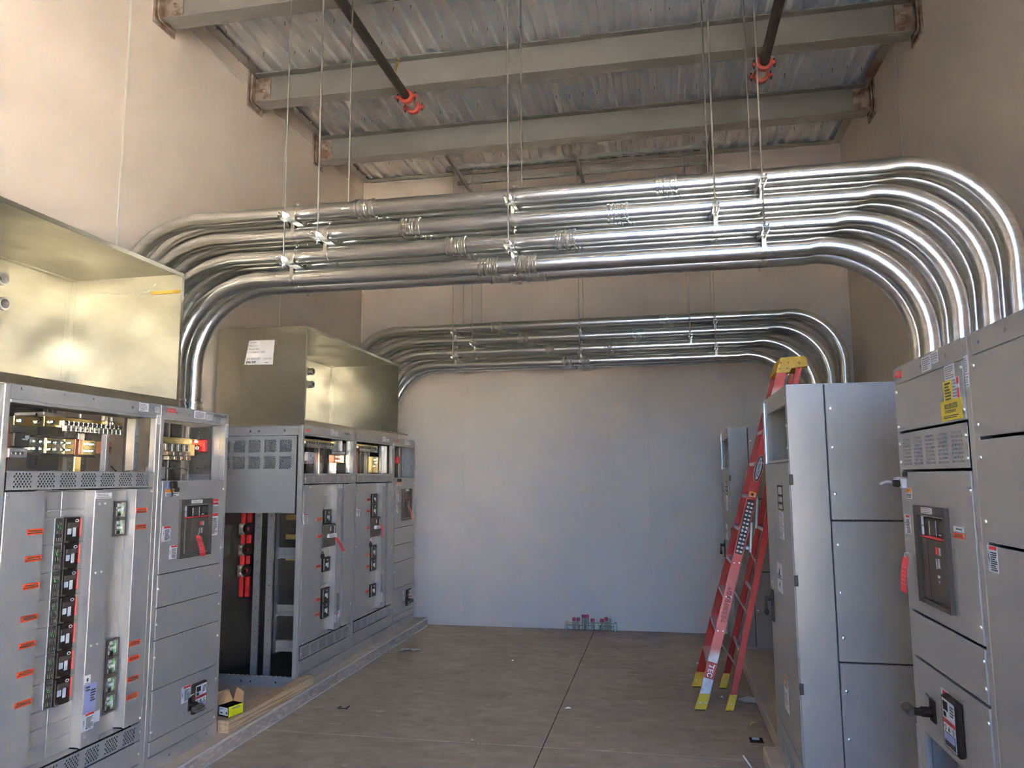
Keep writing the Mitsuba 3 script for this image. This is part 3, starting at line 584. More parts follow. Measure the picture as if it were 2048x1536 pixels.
def hanging_lock(t, s, z):
    k = t.part('padlock_hasp', [cbox(s + .05, s + .075, z - .03, z + .05, -.05, .02, .003)], M_PVC)
    t.part('padlock', [cbox(s - .02, s + .02, z - .03, z + .01, .02, .045, .005), tube([(s - .012, z + .008, .032), (s - .012, z + .024, .032), (s, z + .032, .03), (s + .05, z + .01, .02)], .004, 8)], M_BLACK, parent=k)
    t.part('instruction_card', cbox(s + .085, s + .135, z - .045, z + .055, -.05, -.045), M_BLUE, parent=k)

LG = 'sections of the near left switchboard'
FA = LEFT(3.17)
A = sect('wide open-topped grey switchboard section at the left edge, with seven black breakers in a column', 1.20, FA, LG, dots=[(.10, 2.375), (.385, 2.372), (.60, 2.370), (.93, 2.352), (1.115, 2.36)], bdots=(.2, .6, .9))
dead_front(A, .30, .65, .80, .995)
vent(A, .042, 1.158, 1.862, 1.962, 7, .124, .0205, .0128, .0068, 1.874, 1.952)
vent(A, .042, 1.158, .338, .444, 7, .11, .0205, .0128, .0066, .352, .430); pan(A, .042, 1.158, .2, .334)
for z0, z1 in ((1.752, 1.853), (1.712, 1.75)): filler(A, .30, .475, z0, z1); filler(A, .475, .65, z0, z1)
for j in range(7):
    z1 = 1.708 - j * .1425; z0 = z1 - .1405
    filler(A, .30, .438, z0, z1)
    b = A.part('breaker', cbox(.493, .60, z0, z1, -.062, -.036, .004), M_BLACK, label='black breaker with clear terminal cover')
    P = lambda n, m, mt, **k: A.part(n, m, mt, parent=b, **k)
    P('terminal_cover', [cbox(.440, .489, z0 + .002, z1 - .002, -.060, -.052)], M_DGREY)
    P('terminal', [cbox(.446 + i * .014, .456 + i * .014, z0 + .012 + q * .042, z0 + .034 + q * .042, -.052, -.046, .002) for i in range(3) for q in range(3)], M_DGREY)
    P('terminal_mark', [cbox(.450, .456, z0 + .085, z0 + .105, -.047, -.0455), cbox(.466, .469, z0 + .08, z0 + .095, -.047, -.0455)], M_GREEN)
    P('clear_edge', cbox(.438, .4396, z0, z1, -.06, -.0555), M_WHITE); P('clear_edge', cbox(.4895, .4912, z0, z1, -.06, -.051), M_PVC)
    P('dial_panel', cbox(.503, .588, z1 - .056, z1 - .028, -.036, -.030, .002), M_DGREY)
    P('breaker_label', [cbox(.508, .535, z0 + .048, z0 + .08, -.036, -.0345), cbox(.545, .568, z0 + .034, z0 + .084, -.036, -.0345)], M_WHITE)
    P('wire_seal', [tube([(.567 + .012 * math.cos(a), z1 - .02 + .007 * math.sin(a), -.03) for a in np.linspace(0, 6.0, 10)], .0022, 6)], M_WHITE, smooth=True)
    P('red_strip', cbox(.592, .598, z0 + .03, z1 - .008, -.036, -.026, .002), M_REDP)
    P('corner_bolt', [cyl((.500 + i * .012, z0 + .008, -.036), (.500 + i * .012, z0 + .008, -.03), .0045, 8) for i in (0, 1)], M_ZINC)
    A.part('side_filler', cbox(.602, .648, z0 + .001, z1 - .001, -.064, -.052, .002), M_MGREY)
    scr(A, [(.612, z0 + .045), (.612, z0 + .115)], -.052, .003)
zb = 1.708 - 7 * .1425
for j in range(3):
    for a, b in ((.30, .475), (.475, .65)): filler(A, a, b, .452 + j * (zb - .452) / 3, .452 + (j + 1) * (zb - .452) / 3)
def window(t, s0, z1):
    w, h = .104, .1035; z0 = z1 - h
    k = t.part('relay_window', extr(sbox(s0, z0, s0 + w, z1).difference(sbox(s0 + .012, z0 + .010, s0 + w - .012, z1 - .010)), -.064, -.044), M_DGREY, label='small glazed relay window')
    P = lambda n, m, mt: t.part(n, m, mt, parent=k)
    P('relay', [cbox(s0 + .014, s0 + w - .014, z0 + .012, z1 - .012, -.0635, -.060)], M_MGREY)
    P('relay_part', [cbox(s0 + .035, s0 + .06, z1 - .034, z1 - .014, -.06, -.052, .003), cbox(s0 + .04, s0 + .078, z0 + .042, z0 + .058, -.06, -.05, .002), tube([(s0 + .024, z0 + .03, -.055), (s0 + .02, z0 + .05, -.055), (s0 + .03, z0 + .068, -.055)], .003, 6), cbox(s0 + .022, s0 + .03, z0 + .016, z0 + .036, -.06, -.052), cbox(s0 + .084, s0 + .088, z0 + .02, z1 - .03, -.06, -.055)], M_WHITE)
    P('knob', [cbox(s0 + .032, s0 + .06, z0 + .014, z0 + .032, -.06, -.048, .003)], M_BLACK)
    P('green_board', cbox(s0 + .066, s0 + .084, z0 + .02, z1 - .016, -.06, -.057), M_GREEN)
    P('pane', cbox(s0 + .012, s0 + w - .012, z0 + .010, z1 - .010, -.0455, -.0450), M_CLEAR)
for z in (1.784, 1.679): window(A, .880, z)
for z in (.977, .8725, .768, .6635): window(A, .880, z)
filler(A, .80, .985, 1.788, 1.853); filler(A, .80, .985, .985, 1.570); filler(A, .80, .985, .452, .556)
A.part('grey_bezel', cbox(.803, .878, 1.572, 1.786, -.064, -.05, .003), M_CAB); A.part('grey_bezel', cbox(.803, .878, .558, .98, -.064, -.05, .003), M_CAB)
for k, z in enumerate((1.650, 1.515, 1.378, 1.220, 1.089, .950, .805)): st(A, .19, .295, z - .0145, z + .0145, 'orange', seed=k)
for k, z in enumerate((1.724, 1.622, .930, .841, .723, .620)): st(A, 1.005, 1.105, z - .0145, z + .0145, 'orange', seed=k)
st(A, .655, .785, 1.806, 1.838, 'white', seed=5); st(A, .655, .702, .785, .835, 'plain'); st(A, .66, .752, .63, .783, 'blue', seed=3); st(A, .658, .745, .535, .627, 'redtop', seed=4); st(A, .746, .79, .56, .62, 'plain', seed=8)
A.part('label_print', [cbox(.672, .684, .80, .818, .0049, .0053), cbox(.66, .695, .79, .793, .0049, .0053)], M_INK)
scr(A, [(.69, 1.775), (.735, 1.775), (.69, 1.39), (.735, 1.39), (.69, .99), (.735, .99), (.69, .50), (.06, 1.84), (1.14, 1.84), (1.14, .47), (1.142, .39), (1.142, .26)])
st(A, 1.164, 1.196, 2.265, 2.325, 'white', d=.0005, seed=11); st(A, .985, 1.075, 2.335, 2.388, 'white', d=.001, seed=12, name='plan_label'); st(A, 1.135, 1.18, 2.34, 2.375, 'white', d=.001, seed=13)
# open compartment of section A
D0 = -.325
k = A.part('neutral_bus', cbox(.40, .605, 2.215, 2.268, D0 - .01, D0, .002), M_BRASS); bolt2(A, k, [(.44, 2.242), (.555, 2.242)], D0)
k = A.part('neutral_bus', cbox(.61, 1.25, 2.222, 2.285, D0 - .012, D0 - .002, .002), M_BRASS); bolt2(A, k, [(.665, 2.25), (1.17, 2.275)], D0)
lugs(A, .74, 2.20, 13, .0385, D0 + .002, 1.2)
for s0, s1, mt in ((.49, .62, M_TIN), (.622, .668, M_BRASS), (.670, .757, M_TIN), (.76, .835, M_BRASS), (.9, 1.015, M_BRASS)):
    k = A.part('bus_bar', cbox(s0, s1, 2.066, 2.156, D0 - .015, D0 + (.004 if mt == M_TIN else .012), .002), mt, label='plated bus bar')
    bolt2(A, k, [((s0 + s1) / 2 + q, z) for z in (2.09, 2.132) for q in ((-.02, .025) if s1 - s0 > .08 else (0,))], D0 + .012, .009)
A.part('bus_insulator', cbox(.836, .868, 2.064, 2.16, D0 - .01, D0 + .018, .002), M_BURG); A.part('bus_insulator', cbox(.87, .898, 2.07, 2.155, D0 - .01, D0 + .016, .002), M_COPPER)
A.part('bus_tab', cbox(.86, .912, 2.155, 2.195, D0 + .01, D0 + .016, .002), M_TIN); A.part('bus_drop', cbox(.86, .912, 1.95, 2.066, D0 - .01, D0, .002), M_BRASS)
A.part('bus_rail', [cbox(.36, 1.02, 2.052, 2.064, D0 - .02, D0 + .004), cbox(.50, 1.0, 2.158, 2.168, D0 - .03, D0 - .01)], M_DGREY)
k = A.part('instrument_module', cbox(.375, .49, 2.095, 2.175, D0 - .06, D0 + .03, .006), M_DGREY); A.part('module_label', [cbox(.43, .47, 2.135, 2.142, D0 + .03, D0 + .031), cbox(.45, .478, 2.143, 2.16, D0 + .03, D0 + .031)], M_WHITE, parent=k)
k = A.part('terminal_block', cbox(.36, .485, 2.035, 2.088, D0 - .05, D0 + .02, .004), M_PVC); A.part('terminal_screw', [cyl((.385 + i * .03, 2.06, D0 + .02), (.385 + i * .03, 2.06, D0 + .024), .01, 10) for i in range(3)], M_ZINC, parent=k)
for q in range(4): A.part('copper_riser', cbox(.30 + q * .022, .316 + q * .022, 1.95, 2.23, D0 - .05, D0 - .005, .002), M_COPPER)
for s0, s1 in ((1.00, 1.062), (1.066, 1.112), (1.116, 1.165)): channel(A, s0, s1, 1.9, 2.31, D0 - .18)
A.part('upright', cbox(1.095, 1.118, 1.9, 2.31, D0 - .02, D0 + .02, .002), M_PVC)
k = A.part('lug_block', cbox(1.125, 1.185, 2.078, 2.158, D0 - .08, D0 - .01, .003), M_COPPER); A.part('lug_hole', [cyl((s, z, D0 - .01), (s, z, D0 - .009), .009, 10) for s in (1.142, 1.168) for z in (2.095, 2.118)] + [cyl((s, 2.145, D0 - .01), (s, 2.145, D0 - .009), .004, 8) for s in (1.142, 1.168)], M_INK, parent=k)
channel(A, 1.118, 1.156, 1.97, 2.30, -.12, .06, M_CAB)
A.part('rear_screen', plate(.05, 1.15, 1.9, 2.3, -.70, -.697, perf(.12, .30, 1.98, 2.2, .024, .014, .0075) + perf(.45, .75, 1.98, 2.2, .024, .014, .0075)), M_CAB)
A.part('cable_bracket', [cbox(.52, .66, 2.279, 2.298, -.45, -.25, .004)], M_PVC)
A.part('control_wire', [tube([(.52, 2.29, -.3), (.50, 2.275, -.28), (.515, 2.25, -.26), (.53, 2.24, -.3)], .004, 6), tube([(.60, 2.31, -.4), (.61, 2.2, -.36), (.605, 2.0, -.36)], .003, 6), tube([(1.14, 2.0, -.3), (1.16, 1.97, -.28), (1.175, 1.93, -.26)], .004, 6)], M_BLACK, True)
A.part('insulator_knob', [cyl((s, 2.30, -.2), (s, 2.275, -.2), .012, 12) for s in (.74, .93, 1.0)], M_PVC)

FC, FD, FE = LEFT(6.36), LEFT(7.56), LEFT(8.74)
FG = 'sections of the far left switchboard'
C = sect('wide grey switchboard section with an open side, near end of the far left row', 1.20, FC, FG, dots=[(.135, 2.37), (.45, 2.362), (.60, 2.36), (.955, 2.36)], bdots=(.35, .55, .95))
dead_front(C, .44, .758, .886, .934)
vent(C, .042, 1.158, 1.862, 1.962, 6, .15, .0215, .0135, .0066, 1.874, 1.952); vent(C, .042, 1.158, .326, .444, 6, .14, .0215, .0135, .0066, .342, .43); pan(C, .042, 1.158, .2, .322)
for z0, z1 in ((1.735, 1.853), (1.635, 1.733), (1.612, 1.633), (.905, 1.02), (.89, .903), (.452, .575)): filler(C, .44, .758, z0, z1)
mccb(C, .585, .752, 1.472, 1.61); big_breaker(C, .445, .728, 1.262, 1.472); mccb(C, .58, .745, 1.02, 1.155); mccb(C, .58, .745, .732, .865); mccb(C, .58, .745, .585, .730); hanging_lock(C, .40, 1.20)
for k, z in enumerate((1.534, 1.373, 1.10, .797, .665)): st(C, .325, .43, z - .0145, z + .0145, 'orange', seed=k)
st(C, .045, .13, 1.505, 1.60, 'danger', seed=1); st(C, .785, .88, 1.818, 1.85, 'white', seed=2); st(C, .765, .85, .52, .60, 'redtop', seed=3); st(C, .85, .882, .555, .62, 'plain'); st(C, .80, .86, .62, .79, 'grey')
scr(C, [(.16, 1.835), (1.14, 1.915), (1.14, 1.2), (1.14, .64), (.10, .46), (.06, 1.91), (.06, .38)])
abb(C, .05, 2.338); st(C, .585, .66, 2.335, 2.392, 'white', d=.001, seed=4, name='plan_label'); st(C, .685, .745, 2.33, 2.372, 'white', d=.001, seed=5)
C.part('nameplate', text('ReliaGear III', .019, .0008, True, (.90, 2.365, .001), wmax=.17), M_INK)
D0 = -.12
C.part('neutral_bus', cbox(.20, .95, 2.245, 2.285, D0 - .012, D0), M_BRASS); lugs(C, .27, 2.205, 12, .052, D0 + .002, 1.1)
C.part('terminal_block', cbox(.40, .53, 2.055, 2.165, D0 - .06, D0 - .02, .004), M_PAPER); C.part('terminal_block', cbox(.33, .41, 2.05, 2.08, D0 - .05, D0), M_PVC); C.part('brass_bar', cbox(.335, .40, 1.98, 2.21, D0 - .08, D0 - .06), M_BRASS)
C.part('block_hole', [cyl((s, z, D0 - .02), (s, z, D0 - .0195), .008, 8) for s, z in ((.46, 2.13), (.50, 2.11), (.47, 2.08), (.51, 2.075))], M_INK)
for s0, s1, mt in ((.55, .64, M_INSHADE), (.65, .745, M_CABIN), (.75, .775, M_ALU), (.78, .85, M_INSHADE), (.855, .87, M_ALU), (.88, .965, M_INSHADE), (.97, .99, M_ALU), (.995, 1.06, M_CABIN), (1.065, 1.085, M_ALU)): channel(C, s0, s1, 1.9, 2.30, -.20, mt=mt, holes=False)
C.part('wire_duct', cbox(.93, 1.08, 2.19, 2.31, -.15, -.09, .004), M_CAB); C.part('duct_lip', cbox(.92, 1.11, 2.15, 2.19, -.14, -.07, .01), M_CABIN)
k = C.part('lug_block', cbox(.90, 1.13, 2.07, 2.15, -.16, -.09, .004), M_COPPER); bolt2(C, k, [(s, z) for s in (.93, .99, 1.06) for z in (2.09, 2.13)], -.09, .009); k = C.part('bus_drop', cbox(.91, 1.0, 1.95, 2.07, -.16, -.12), M_TIN); bolt2(C, k, [(.935, 2.03), (.97, 2.0), (.94, 1.99)], -.12, .007)
C.part('upright_edge', cbox(1.145, 1.156, 1.97, 2.30, -.08, -.04), M_ALU)
# open near side of section C (faces the camera)
FCS = frame((-4.03, 6.362, 0), (1, 0, 0), (0, -1, 0))
S = lambda n, m, mt, sm=False, **k: C.part(n, m, mt, sm, F=FCS, **k)
S('side_rail', plate(0, .81, 2.303, TOPZ, -.01, 0, [ngon(x, 2.345, .009, 10) for x in (.335, .42, .675)]), M_CAB)
hs = []
for c in range(5):
    for z0, z1 in ((2.15, 2.266), (2.0, 2.126)): hs += perf(.018 + c * .153, .018 + c * .153 + .125, z0, z1, .0195, .0125, .0072)
S('perforated_panel', plate(.012, .795, 1.606, 2.30, -.008, .002, hs), M_CAB); S('shade_backing', cbox(.02, .79, 1.95, 2.29, -.07, -.066), M_SEAM_SHADE)  # black sheet put in as shade behind the perforations
S('side_post', [cbox(.81, .853, PADZ, TOPZ, -.03, .0, .004), cbox(0, .03, PADZ, 2.30, -.03, .0, .003)], M_CAB)
S('side_sill', [plate(.0, .853, PADZ, .186, -.01, .001, [ngon(x, .145, .01, 10) for x in (.33, .42, .66)]), cbox(.0, .853, .183, .189, -.04, .0)], M_CAB)
S('sill_bolt', [cyl((.2 + q * .045, .189, -.02), (.2 + q * .045, .196, -.02), .006, 8) for q in range(13)], M_ZINC)
S('sill_shade', cbox(.03, .81, .11, .18, -.04, -.035), M_SEAM_SHADE)  # black strip as painted shade behind the sill holes
for x0 in (.265, .395): S('upright', [plate(x0, x0 + .068, PADZ + .005, 2.28, -.263, -.26, [ngon(x0 + .036, .2 + q * .105, .005) for q in range(14)]), cbox(x0 + .064, x0 + .072, PADZ + .005, 2.28, -.263, -.238, .001)], M_CABIN)
for q in (0, 1): S('red_bus_support', cbox(.045 + q * .062, .085 + q * .062, .80, 1.72, -.42, -.39, .004), M_GPO)
for z in (1.44, 1.245, 1.05):
    S('bus_clamp', [cbox(.04, .10, z - .06, z + .05, -.39, -.355, .006)], M_BRONZE); S('bus_ring', lathe([(.02, 0), (.058, 0), (.058, .03), (.05, .04), (.02, .04)], (.14, z, -.39), (.14, z, .61), 18), M_BLACK, 40); S('clamp_bolt', [cyl((.07, z + q, -.355), (.07, z + q, -.34), .012, 8) for q in (-.03, .025)], M_TIN)
for z in (1.53, 1.34, 1.14): S('bus_bar', cbox(.38, .74, z - .02, z + .03, -.66, -.645), M_BRASS); S('copper_joint', [cbox(.70, .735, z - .03, z + .008, -.64, -.62, .002), cbox(.70, .735, z + .014, z + .05, -.64, -.62, .002)], M_COPPER)
for z in (1.22, .70, .38): S('cross_rail', [cbox(.475, .77, z - .05, z + .05, -.34, -.336), cbox(.475, .77, z + .046, z + .05, -.37, -.336), cbox(.475, .77, z - .015, z - .011, -.345, -.32)], M_CABIN); S('rail_bolt', [cyl((.478, z + q, -.335), (.478, z + q, -.32), .008, 8) for q in (-.05, .05)], M_ZINC)
S('inner_divider', [cbox(.0, .853, .2, 2.28, -1.19, -1.185)], M_INSHADE)

D = sect('wide grey switchboard section in the middle of the far left row', 1.18, FD, FG, dots=[(.12, 2.36), (.42, 2.362), (.55, 2.362)], bdots=(.1, .45, .6, .9))
dead_front(D, .456, .798, .924, .988)
vent(D, .042, 1.138, 1.866, 1.965, 6, .14, .0215, .0135, .0062, 1.876, 1.955); vent(D, .042, 1.138, .33, .44, 6, .14, .0215, .0135, .0062, .342, .43); pan(D, .042, 1.138, .2, .326)
for z0, z1 in ((1.755, 1.853), (.89, .91), (.765, .888), (.452, .595)): filler(D, .456, .798, z0, z1)
mccb(D, .61, .785, 1.625, 1.735); mccb(D, .61, .785, 1.475, 1.62); big_breaker(D, .46, .735, 1.265, 1.475); mccb(D, .61, .785, 1.02, 1.16); mccb(D, .61, .785, .88, 1.018); mccb(D, .61, .785, .60, .735); hanging_lock(D, .40, 1.20)
for k, z in enumerate((1.676, 1.553, 1.375, 1.084, .96, .697)): st(D, .345, .448, z - .0145, z + .0145, 'orange', seed=k)
st(D, .06, .145, 1.515, 1.60, 'danger', seed=6); st(D, .80, .91, 1.82, 1.853, 'white', seed=7); st(D, .77, .85, .52, .63, 'white', seed=8); st(D, .81, .86, .62, .83, 'grey')
scr(D, [(1.12, 1.91), (1.12, 1.1), (.06, 1.2), (1.12, .40)])
st(D, .80, .90, 2.335, 2.39, 'white', d=.001, seed=4, name='plan_label'); st(D, .93, 1.0, 2.335, 2.372, 'white', d=.001, seed=5); st(D, 1.142, 1.176, 2.26, 2.33, 'white', d=.0005, seed=9)
D0 = -.10
D.part('neutral_bus', cbox(.25, .90, 2.245, 2.285, D0 - .012, D0), M_BRASS); lugs(D, .29, 2.205, 10, .055, D0 + .002, 1.1)
for s0, s1, mt in ((.33, .40, M_INSHADE), (.405, .44, M_COPPER), (.45, .50, M_INSHADE), (.505, .52, M_ALU), (.525, .62, M_INSHADE), (.625, .64, M_ALU), (.645, .71, M_CABIN), (.715, .765, M_INSHADE), (.77, .785, M_ALU)): channel(D, s0, s1, 1.9, 2.3, -.15, mt=mt, holes=False)
k = D.part('lug_block', cbox(.80, .95, 1.97, 2.16, -.16, -.11, .004), M_BRASS); bolt2(D, k, [(.84, 2.05), (.89, 2.09), (.84, 2.12), (.91, 2.13)], -.11, .009); channel(D, .97, 1.06, 1.93, 2.29, -.08, mt=M_CAB)
for q in range(4): D.part('connector', cbox(1.085, 1.115, 2.0 + q * .05, 2.03 + q * .05, -.10, -.07, .004), M_BRONZE)
D.part('upright_edge', cbox(1.07, 1.08, 1.97, 2.29, -.1, -.05), M_ALU)

# ------------------------------------------------------------------ main-breaker sections (B, E and R1)
def main_section(t, zo, joints, bs, with_open=True):
    w = t.w
    zs = [zo] + joints
    for a, b in zip(zs, zs[1:]): pan(t, .042, w - .042, b, a, 'front_panel')
    for z in zs[1:-1]: t.part('joint_shade', cbox(.045, w - .045, z - .008, z + .008, -.016, -.0085), M_SEAM_SHADE)  # dark strip paints shade into each gap between panels
    power_breaker(t, bs, 1.388)
    scr(t, [(w - .05, z) for z in (1.84, 1.42, 1.22, 1.02, .8, .5, .24)] + [(.05, z) for z in (1.22, 1.0, .8, .35)])
B = sect('narrow grey switchboard section with one large breaker, under the near conduits on the left', .79, LEFT(4.37), LG, dots=[(.165, 2.352), (.30, 2.352), (.67, 2.352)], bdots=(.25, .36, .56, .66), side_r=False, rear_low=1.95)
main_section(B, 1.908, [1.308, 1.10, .90, .597, .292, .198], .232)
abb(B, .052, 2.350, .028); B.part('nameplate', text('ReliaGear III', .019, .0008, True, (.592, 2.362, .001), wmax=.165), M_INK)
st(B, .352, .487, 2.333, 2.386, 'white', d=.001, seed=1, name='plan_label'); st(B, .497, .574, 2.332, 2.368, 'white', d=.001, seed=2); st(B, .755, .785, 2.22, 2.32, 'white', d=.0005, seed=3)
st(B, .063, .15, 1.515, 1.612, 'danger', seed=4); st(B, .146, .226, 1.395, 1.482, 'danger', seed=5); st(B, .077, .217, 1.802, 1.85, 'amber', seed=6); st(B, .59, .688, 1.512, 1.672, 'redtop', seed=7)
k = st(B, .607, .685, 1.718, 1.772, 'plain', name='red_plate'); B.part('red_field', [cbox(.608, .684, 1.752, 1.771, .0049, .0055), cbox(.608, .684, 1.730, 1.745, .0049, .0055)], M_REDP, parent=k)
k = B.part('padlock', [cbox(.112, .168, 1.856, 1.90, .004, .03, .005), tube([(.12, 1.856, .015), (.122, 1.835, .018), (.13, 1.82, .02), (.126, 1.80, .018)], .005, 8), cbox(.165, .19, 1.83, 1.86, .004, .03, .004)], M_BLACK); B.part('lock_card', [cbox(.095, .165, 1.848, 1.896, .003, .006)], M_BLUE, parent=k)
handle(B, .452, .405); metering(B, .452, .336); st(B, .347, .447, .435, .54, 'danger', seed=8)
D0 = -.18
k = B.part('ground_bus', cbox(.25, .70, 2.16, 2.205, D0 - .012, D0, .002), M_BRASS)
for q in range(4):
    s = .275 + q * .068
    k = B.part('lug', [cbox(s, s + .06, 2.105, 2.158, D0, D0 + .03, .003), cbox(s, s + .06, 2.075, 2.103, D0 + .005, D0 + .045, .003), cbox(s + .004, s + .058, 2.045, 2.073, D0 + .01, D0 + .05, .003)], M_TIN, label='bright terminal lug')
    for z, dd, r in ((2.143, .03, .011), (2.12, .03, .011), (2.089, .045, .009), (2.058, .05, .009)): B.part('lug_screw', cyl((s + .03, z, D0 + dd), (s + .03, z, D0 + dd + .004), r, 8), M_COPPER if z < 2.1 else M_DGREY, parent=k)
k = B.part('bus_end', cbox(.56, .62, 2.08, 2.16, D0, D0 + .02, .003), M_BRASS); bolt2(B, k, [(.64, 2.185), (.655, 2.14)], D0 + .01)
B.part('red_insulator', [cbox(.69, .735, 2.11, 2.205, D0, D0 + .05, .008)], M_LOGO)
for s0, s1 in ((.38, .46), (.50, .62)): channel(B, s0, s1, 1.9, 2.31, -.27, .04, M_INSHADE)
for s0 in (.462, .622): B.part('upright_edge', cbox(s0, s0 + .008, 1.9, 2.31, -.285, -.262), M_ALU)
B.part('side_plate', cbox(.765, .768, PADZ, 2.30, -.115, -.045), M_CAB); B.part('side_plate', cbox(.765, .768, PADZ, 1.95, -.85, -.125), M_CAB)
m = plate(-.30, -.125, 1.91, 2.30, 0, .003, [ngon(-.17 - .06 * a, 1.95 + .045 * b, .006) for a in (0, 1) for b in range(8)]); R = np.eye(4); R[:3, 0] = (0, 0, 1); R[:3, 1] = (0, 1, 0); R[:3, 2] = (-1, 0, 0); R[:3, 3] = (.768, 0, 0); m.apply_transform(R)
B.part('perforated_upright', m, M_INSHADE); B.part('upright_edge', cbox(.755, .768, 1.91, 2.30, -.325, -.305), M_ALU)
B.part('hanging_plate', cbox(.68, .75, 2.20, 2.31, -.32, -.317), M_CABIN); B.part('control_box', cbox(.06, .16, 1.915, 1.995, -.14, -.06, .004), M_CAB)
B.part('control_wire', tube([(.2, 1.985, -.25), (.42, 1.99, -.22), (.62, 1.992, -.25), (.70, 1.97, -.24)], .004, 8), M_MGREY, True)
tag(LEFT(4.37), .412, 1.532, .03, 'red tag hanging on the breaker of the narrow section in the near left row', .18)
tag(FC, .655, 1.345, .05, 'red tag bent sideways, on the first large breaker of the far left row', .55)
tag(FD, .655, 1.40, .05, 'red tag hanging on the large breaker of the middle section of the far left row', .12)

Es = sect('narrow grey switchboard section against the back wall, at the end of the far left row', .81, FE, FG, dots=[(.16, 2.35), (.30, 2.35)], bdots=(.25, .36, .56, .66), side_r=True)
main_section(Es, 1.918, [1.312, 1.105, .90, .591, .28, .198], .285)
abb(Es, .06, 2.35, .028); st(Es, .40, .52, 2.333, 2.386, 'white', d=.001, seed=1, name='plan_label'); st(Es, .53, .60, 2.332, 2.368, 'white', d=.001, seed=2)
st(Es, .16, .25, 1.63, 1.725, 'danger', seed=4); st(Es, .11, .18, 1.495, 1.59, 'danger', seed=5); st(Es, .10, .235, 1.815, 1.85, 'amber', seed=6); k = Es.part('padlock', [cbox(.12, .16, 1.865, 1.9, .004, .03, .004), cbox(.18, .22, 1.865, 1.9, .004, .03, .004)], M_BLACK)
handle(Es, .50, .41); metering(Es, .48, .338); st(Es, .38, .47, .42, .53, 'danger', seed=8)
for s0, s1, mt in ((.10, .33, M_INSHADE), (.335, .36, M_ALU), (.52, .62, M_INSHADE), (.63, .65, M_ALU), (.655, .70, M_CABIN)): channel(Es, s0, s1, 1.9, 2.3, -.16, mt=mt, holes=False)
Es.part('red_insulator', cbox(.36, .44, 2.09, 2.18, -.14, -.08, .008), M_GPO); Es.part('inner_panel', cbox(.71, .768, 1.93, 2.29, -.14, -.137), M_CABIN)
tag(FE, .495, 1.545, .035, 'red tag hanging on the breaker next to the back wall', .25)

RG = 'sections of the near right switchboard'
FR1 = RIGHT(3.71)
R1 = sect('grey switchboard section at the right with a large breaker and a yellow splice sign', .86, FR1, RG, side_l=True, dots=[(.115, 2.345), (.375, 2.352), (.655, 2.355)], bdots=(.2, .6), depth=1.2)
pan(R1, .042, .818, 2.102, 2.316, 'front_panel'); vent(R1, .042, .818, 1.934, 2.098, 5, .118, .0165, .0150, .0058, 1.955, 2.075)
for z0, z1 in ((1.337, 1.930), (1.146, 1.333)): pan(R1, .042, .818, z0, z1, 'front_panel')
pan(R1, .042, .818, .30, 1.142, 'front_panel', holes=[sbox(.12, .36, .66, .852)], th=.012)
pan(R1, .042, .818, .2, .296, 'front_panel')
R1.part('cover_post', cbox(.006, .04, PADZ, .85, .0, .006, .003), M_CAB); channel(R1, .16, .24, .36, .86, -.10, mt=M_CABIN); channel(R1, .44, .50, .36, .86, -.14, mt=M_CAB); R1.part('inner_panel', cbox(.05, .8, .32, 1.1, -.4, -.396), M_CAB); R1.part('cable_box', cbox(.5, .62, .4, .66, -.2, -.06, .006), M_CAB2)
power_breaker(R1, .222, 1.400)
st(R1, .04, .118, 1.658, 1.742, 'danger', seed=4); k = st(R1, .618, .715, 1.708, 1.728, 'plain', name='device_plate'); R1.part('print', lines(.64, .70, 1.714, 1.722, 1, .0049, 2), M_INK, parent=k); st(R1, .613, .715, 1.685, 1.704, 'orange', seed=5)
st(R1, .39, .50, 2.325, 2.385, 'white', d=.001, seed=1, name='plan_label'); st(R1, .512, .58, 2.343, 2.388, 'white', d=.001, seed=2); abb(R1, .03, 2.345, .028)
st(R1, .643, .742, 2.258, 2.315, 'white', d=.004, seed=3, name='notice_label')
st(R1, .622, .705, 2.180, 2.257, 'yellow', d=.0045, seed=6); k = st(R1, .706, .776, 2.186, 2.262, 'plain', d=.0042, name='caution_label'); R1.part('red_field', [cbox(.755, .776, 2.236, 2.26, .0051, .0056), cbox(.755, .776, 2.187, 2.222, .0051, .0056)], M_REDP, parent=k); R1.part('print', lines(.71, .752, 2.19, 2.258, 6, .0051, 7), M_GINK, parent=k)
k = R1.part('splice_sign', cbox(.586, .79, 2.112, 2.186, .005, .0065), M_YEL, label='yellow sign reading BUS SPLICES'); R1.part('lettering', text('BUS SPLICES', .017, .0005, True, (.688, 2.155, .0065), 'c', wmax=.125), M_INK, parent=k); R1.part('print', [lines(.625, .74, 2.139, 2.150, 2, .0065, 3), lines(.605, .765, 2.119, 2.131, 2, .0065, 4)], M_INK, parent=k)
st(R1, .825, .855, 2.262, 2.325, 'white', d=.0005, seed=9); st(R1, .827, .857, 2.215, 2.258, 'white', d=.0005, seed=10)
handle(R1, .25, .965); metering(R1, .432, .895); st(R1, .357, .43, .955, 1.09, 'danger', seed=8)
scr(R1, [(.05, z) for z in (2.28, 2.125, 2.05, 1.97, 1.90)] + [(.805, z) for z in (2.29, 2.14, 2.05, 1.97, 1.86, 1.40, 1.29, 1.20, 1.09, .9)], r=.008)
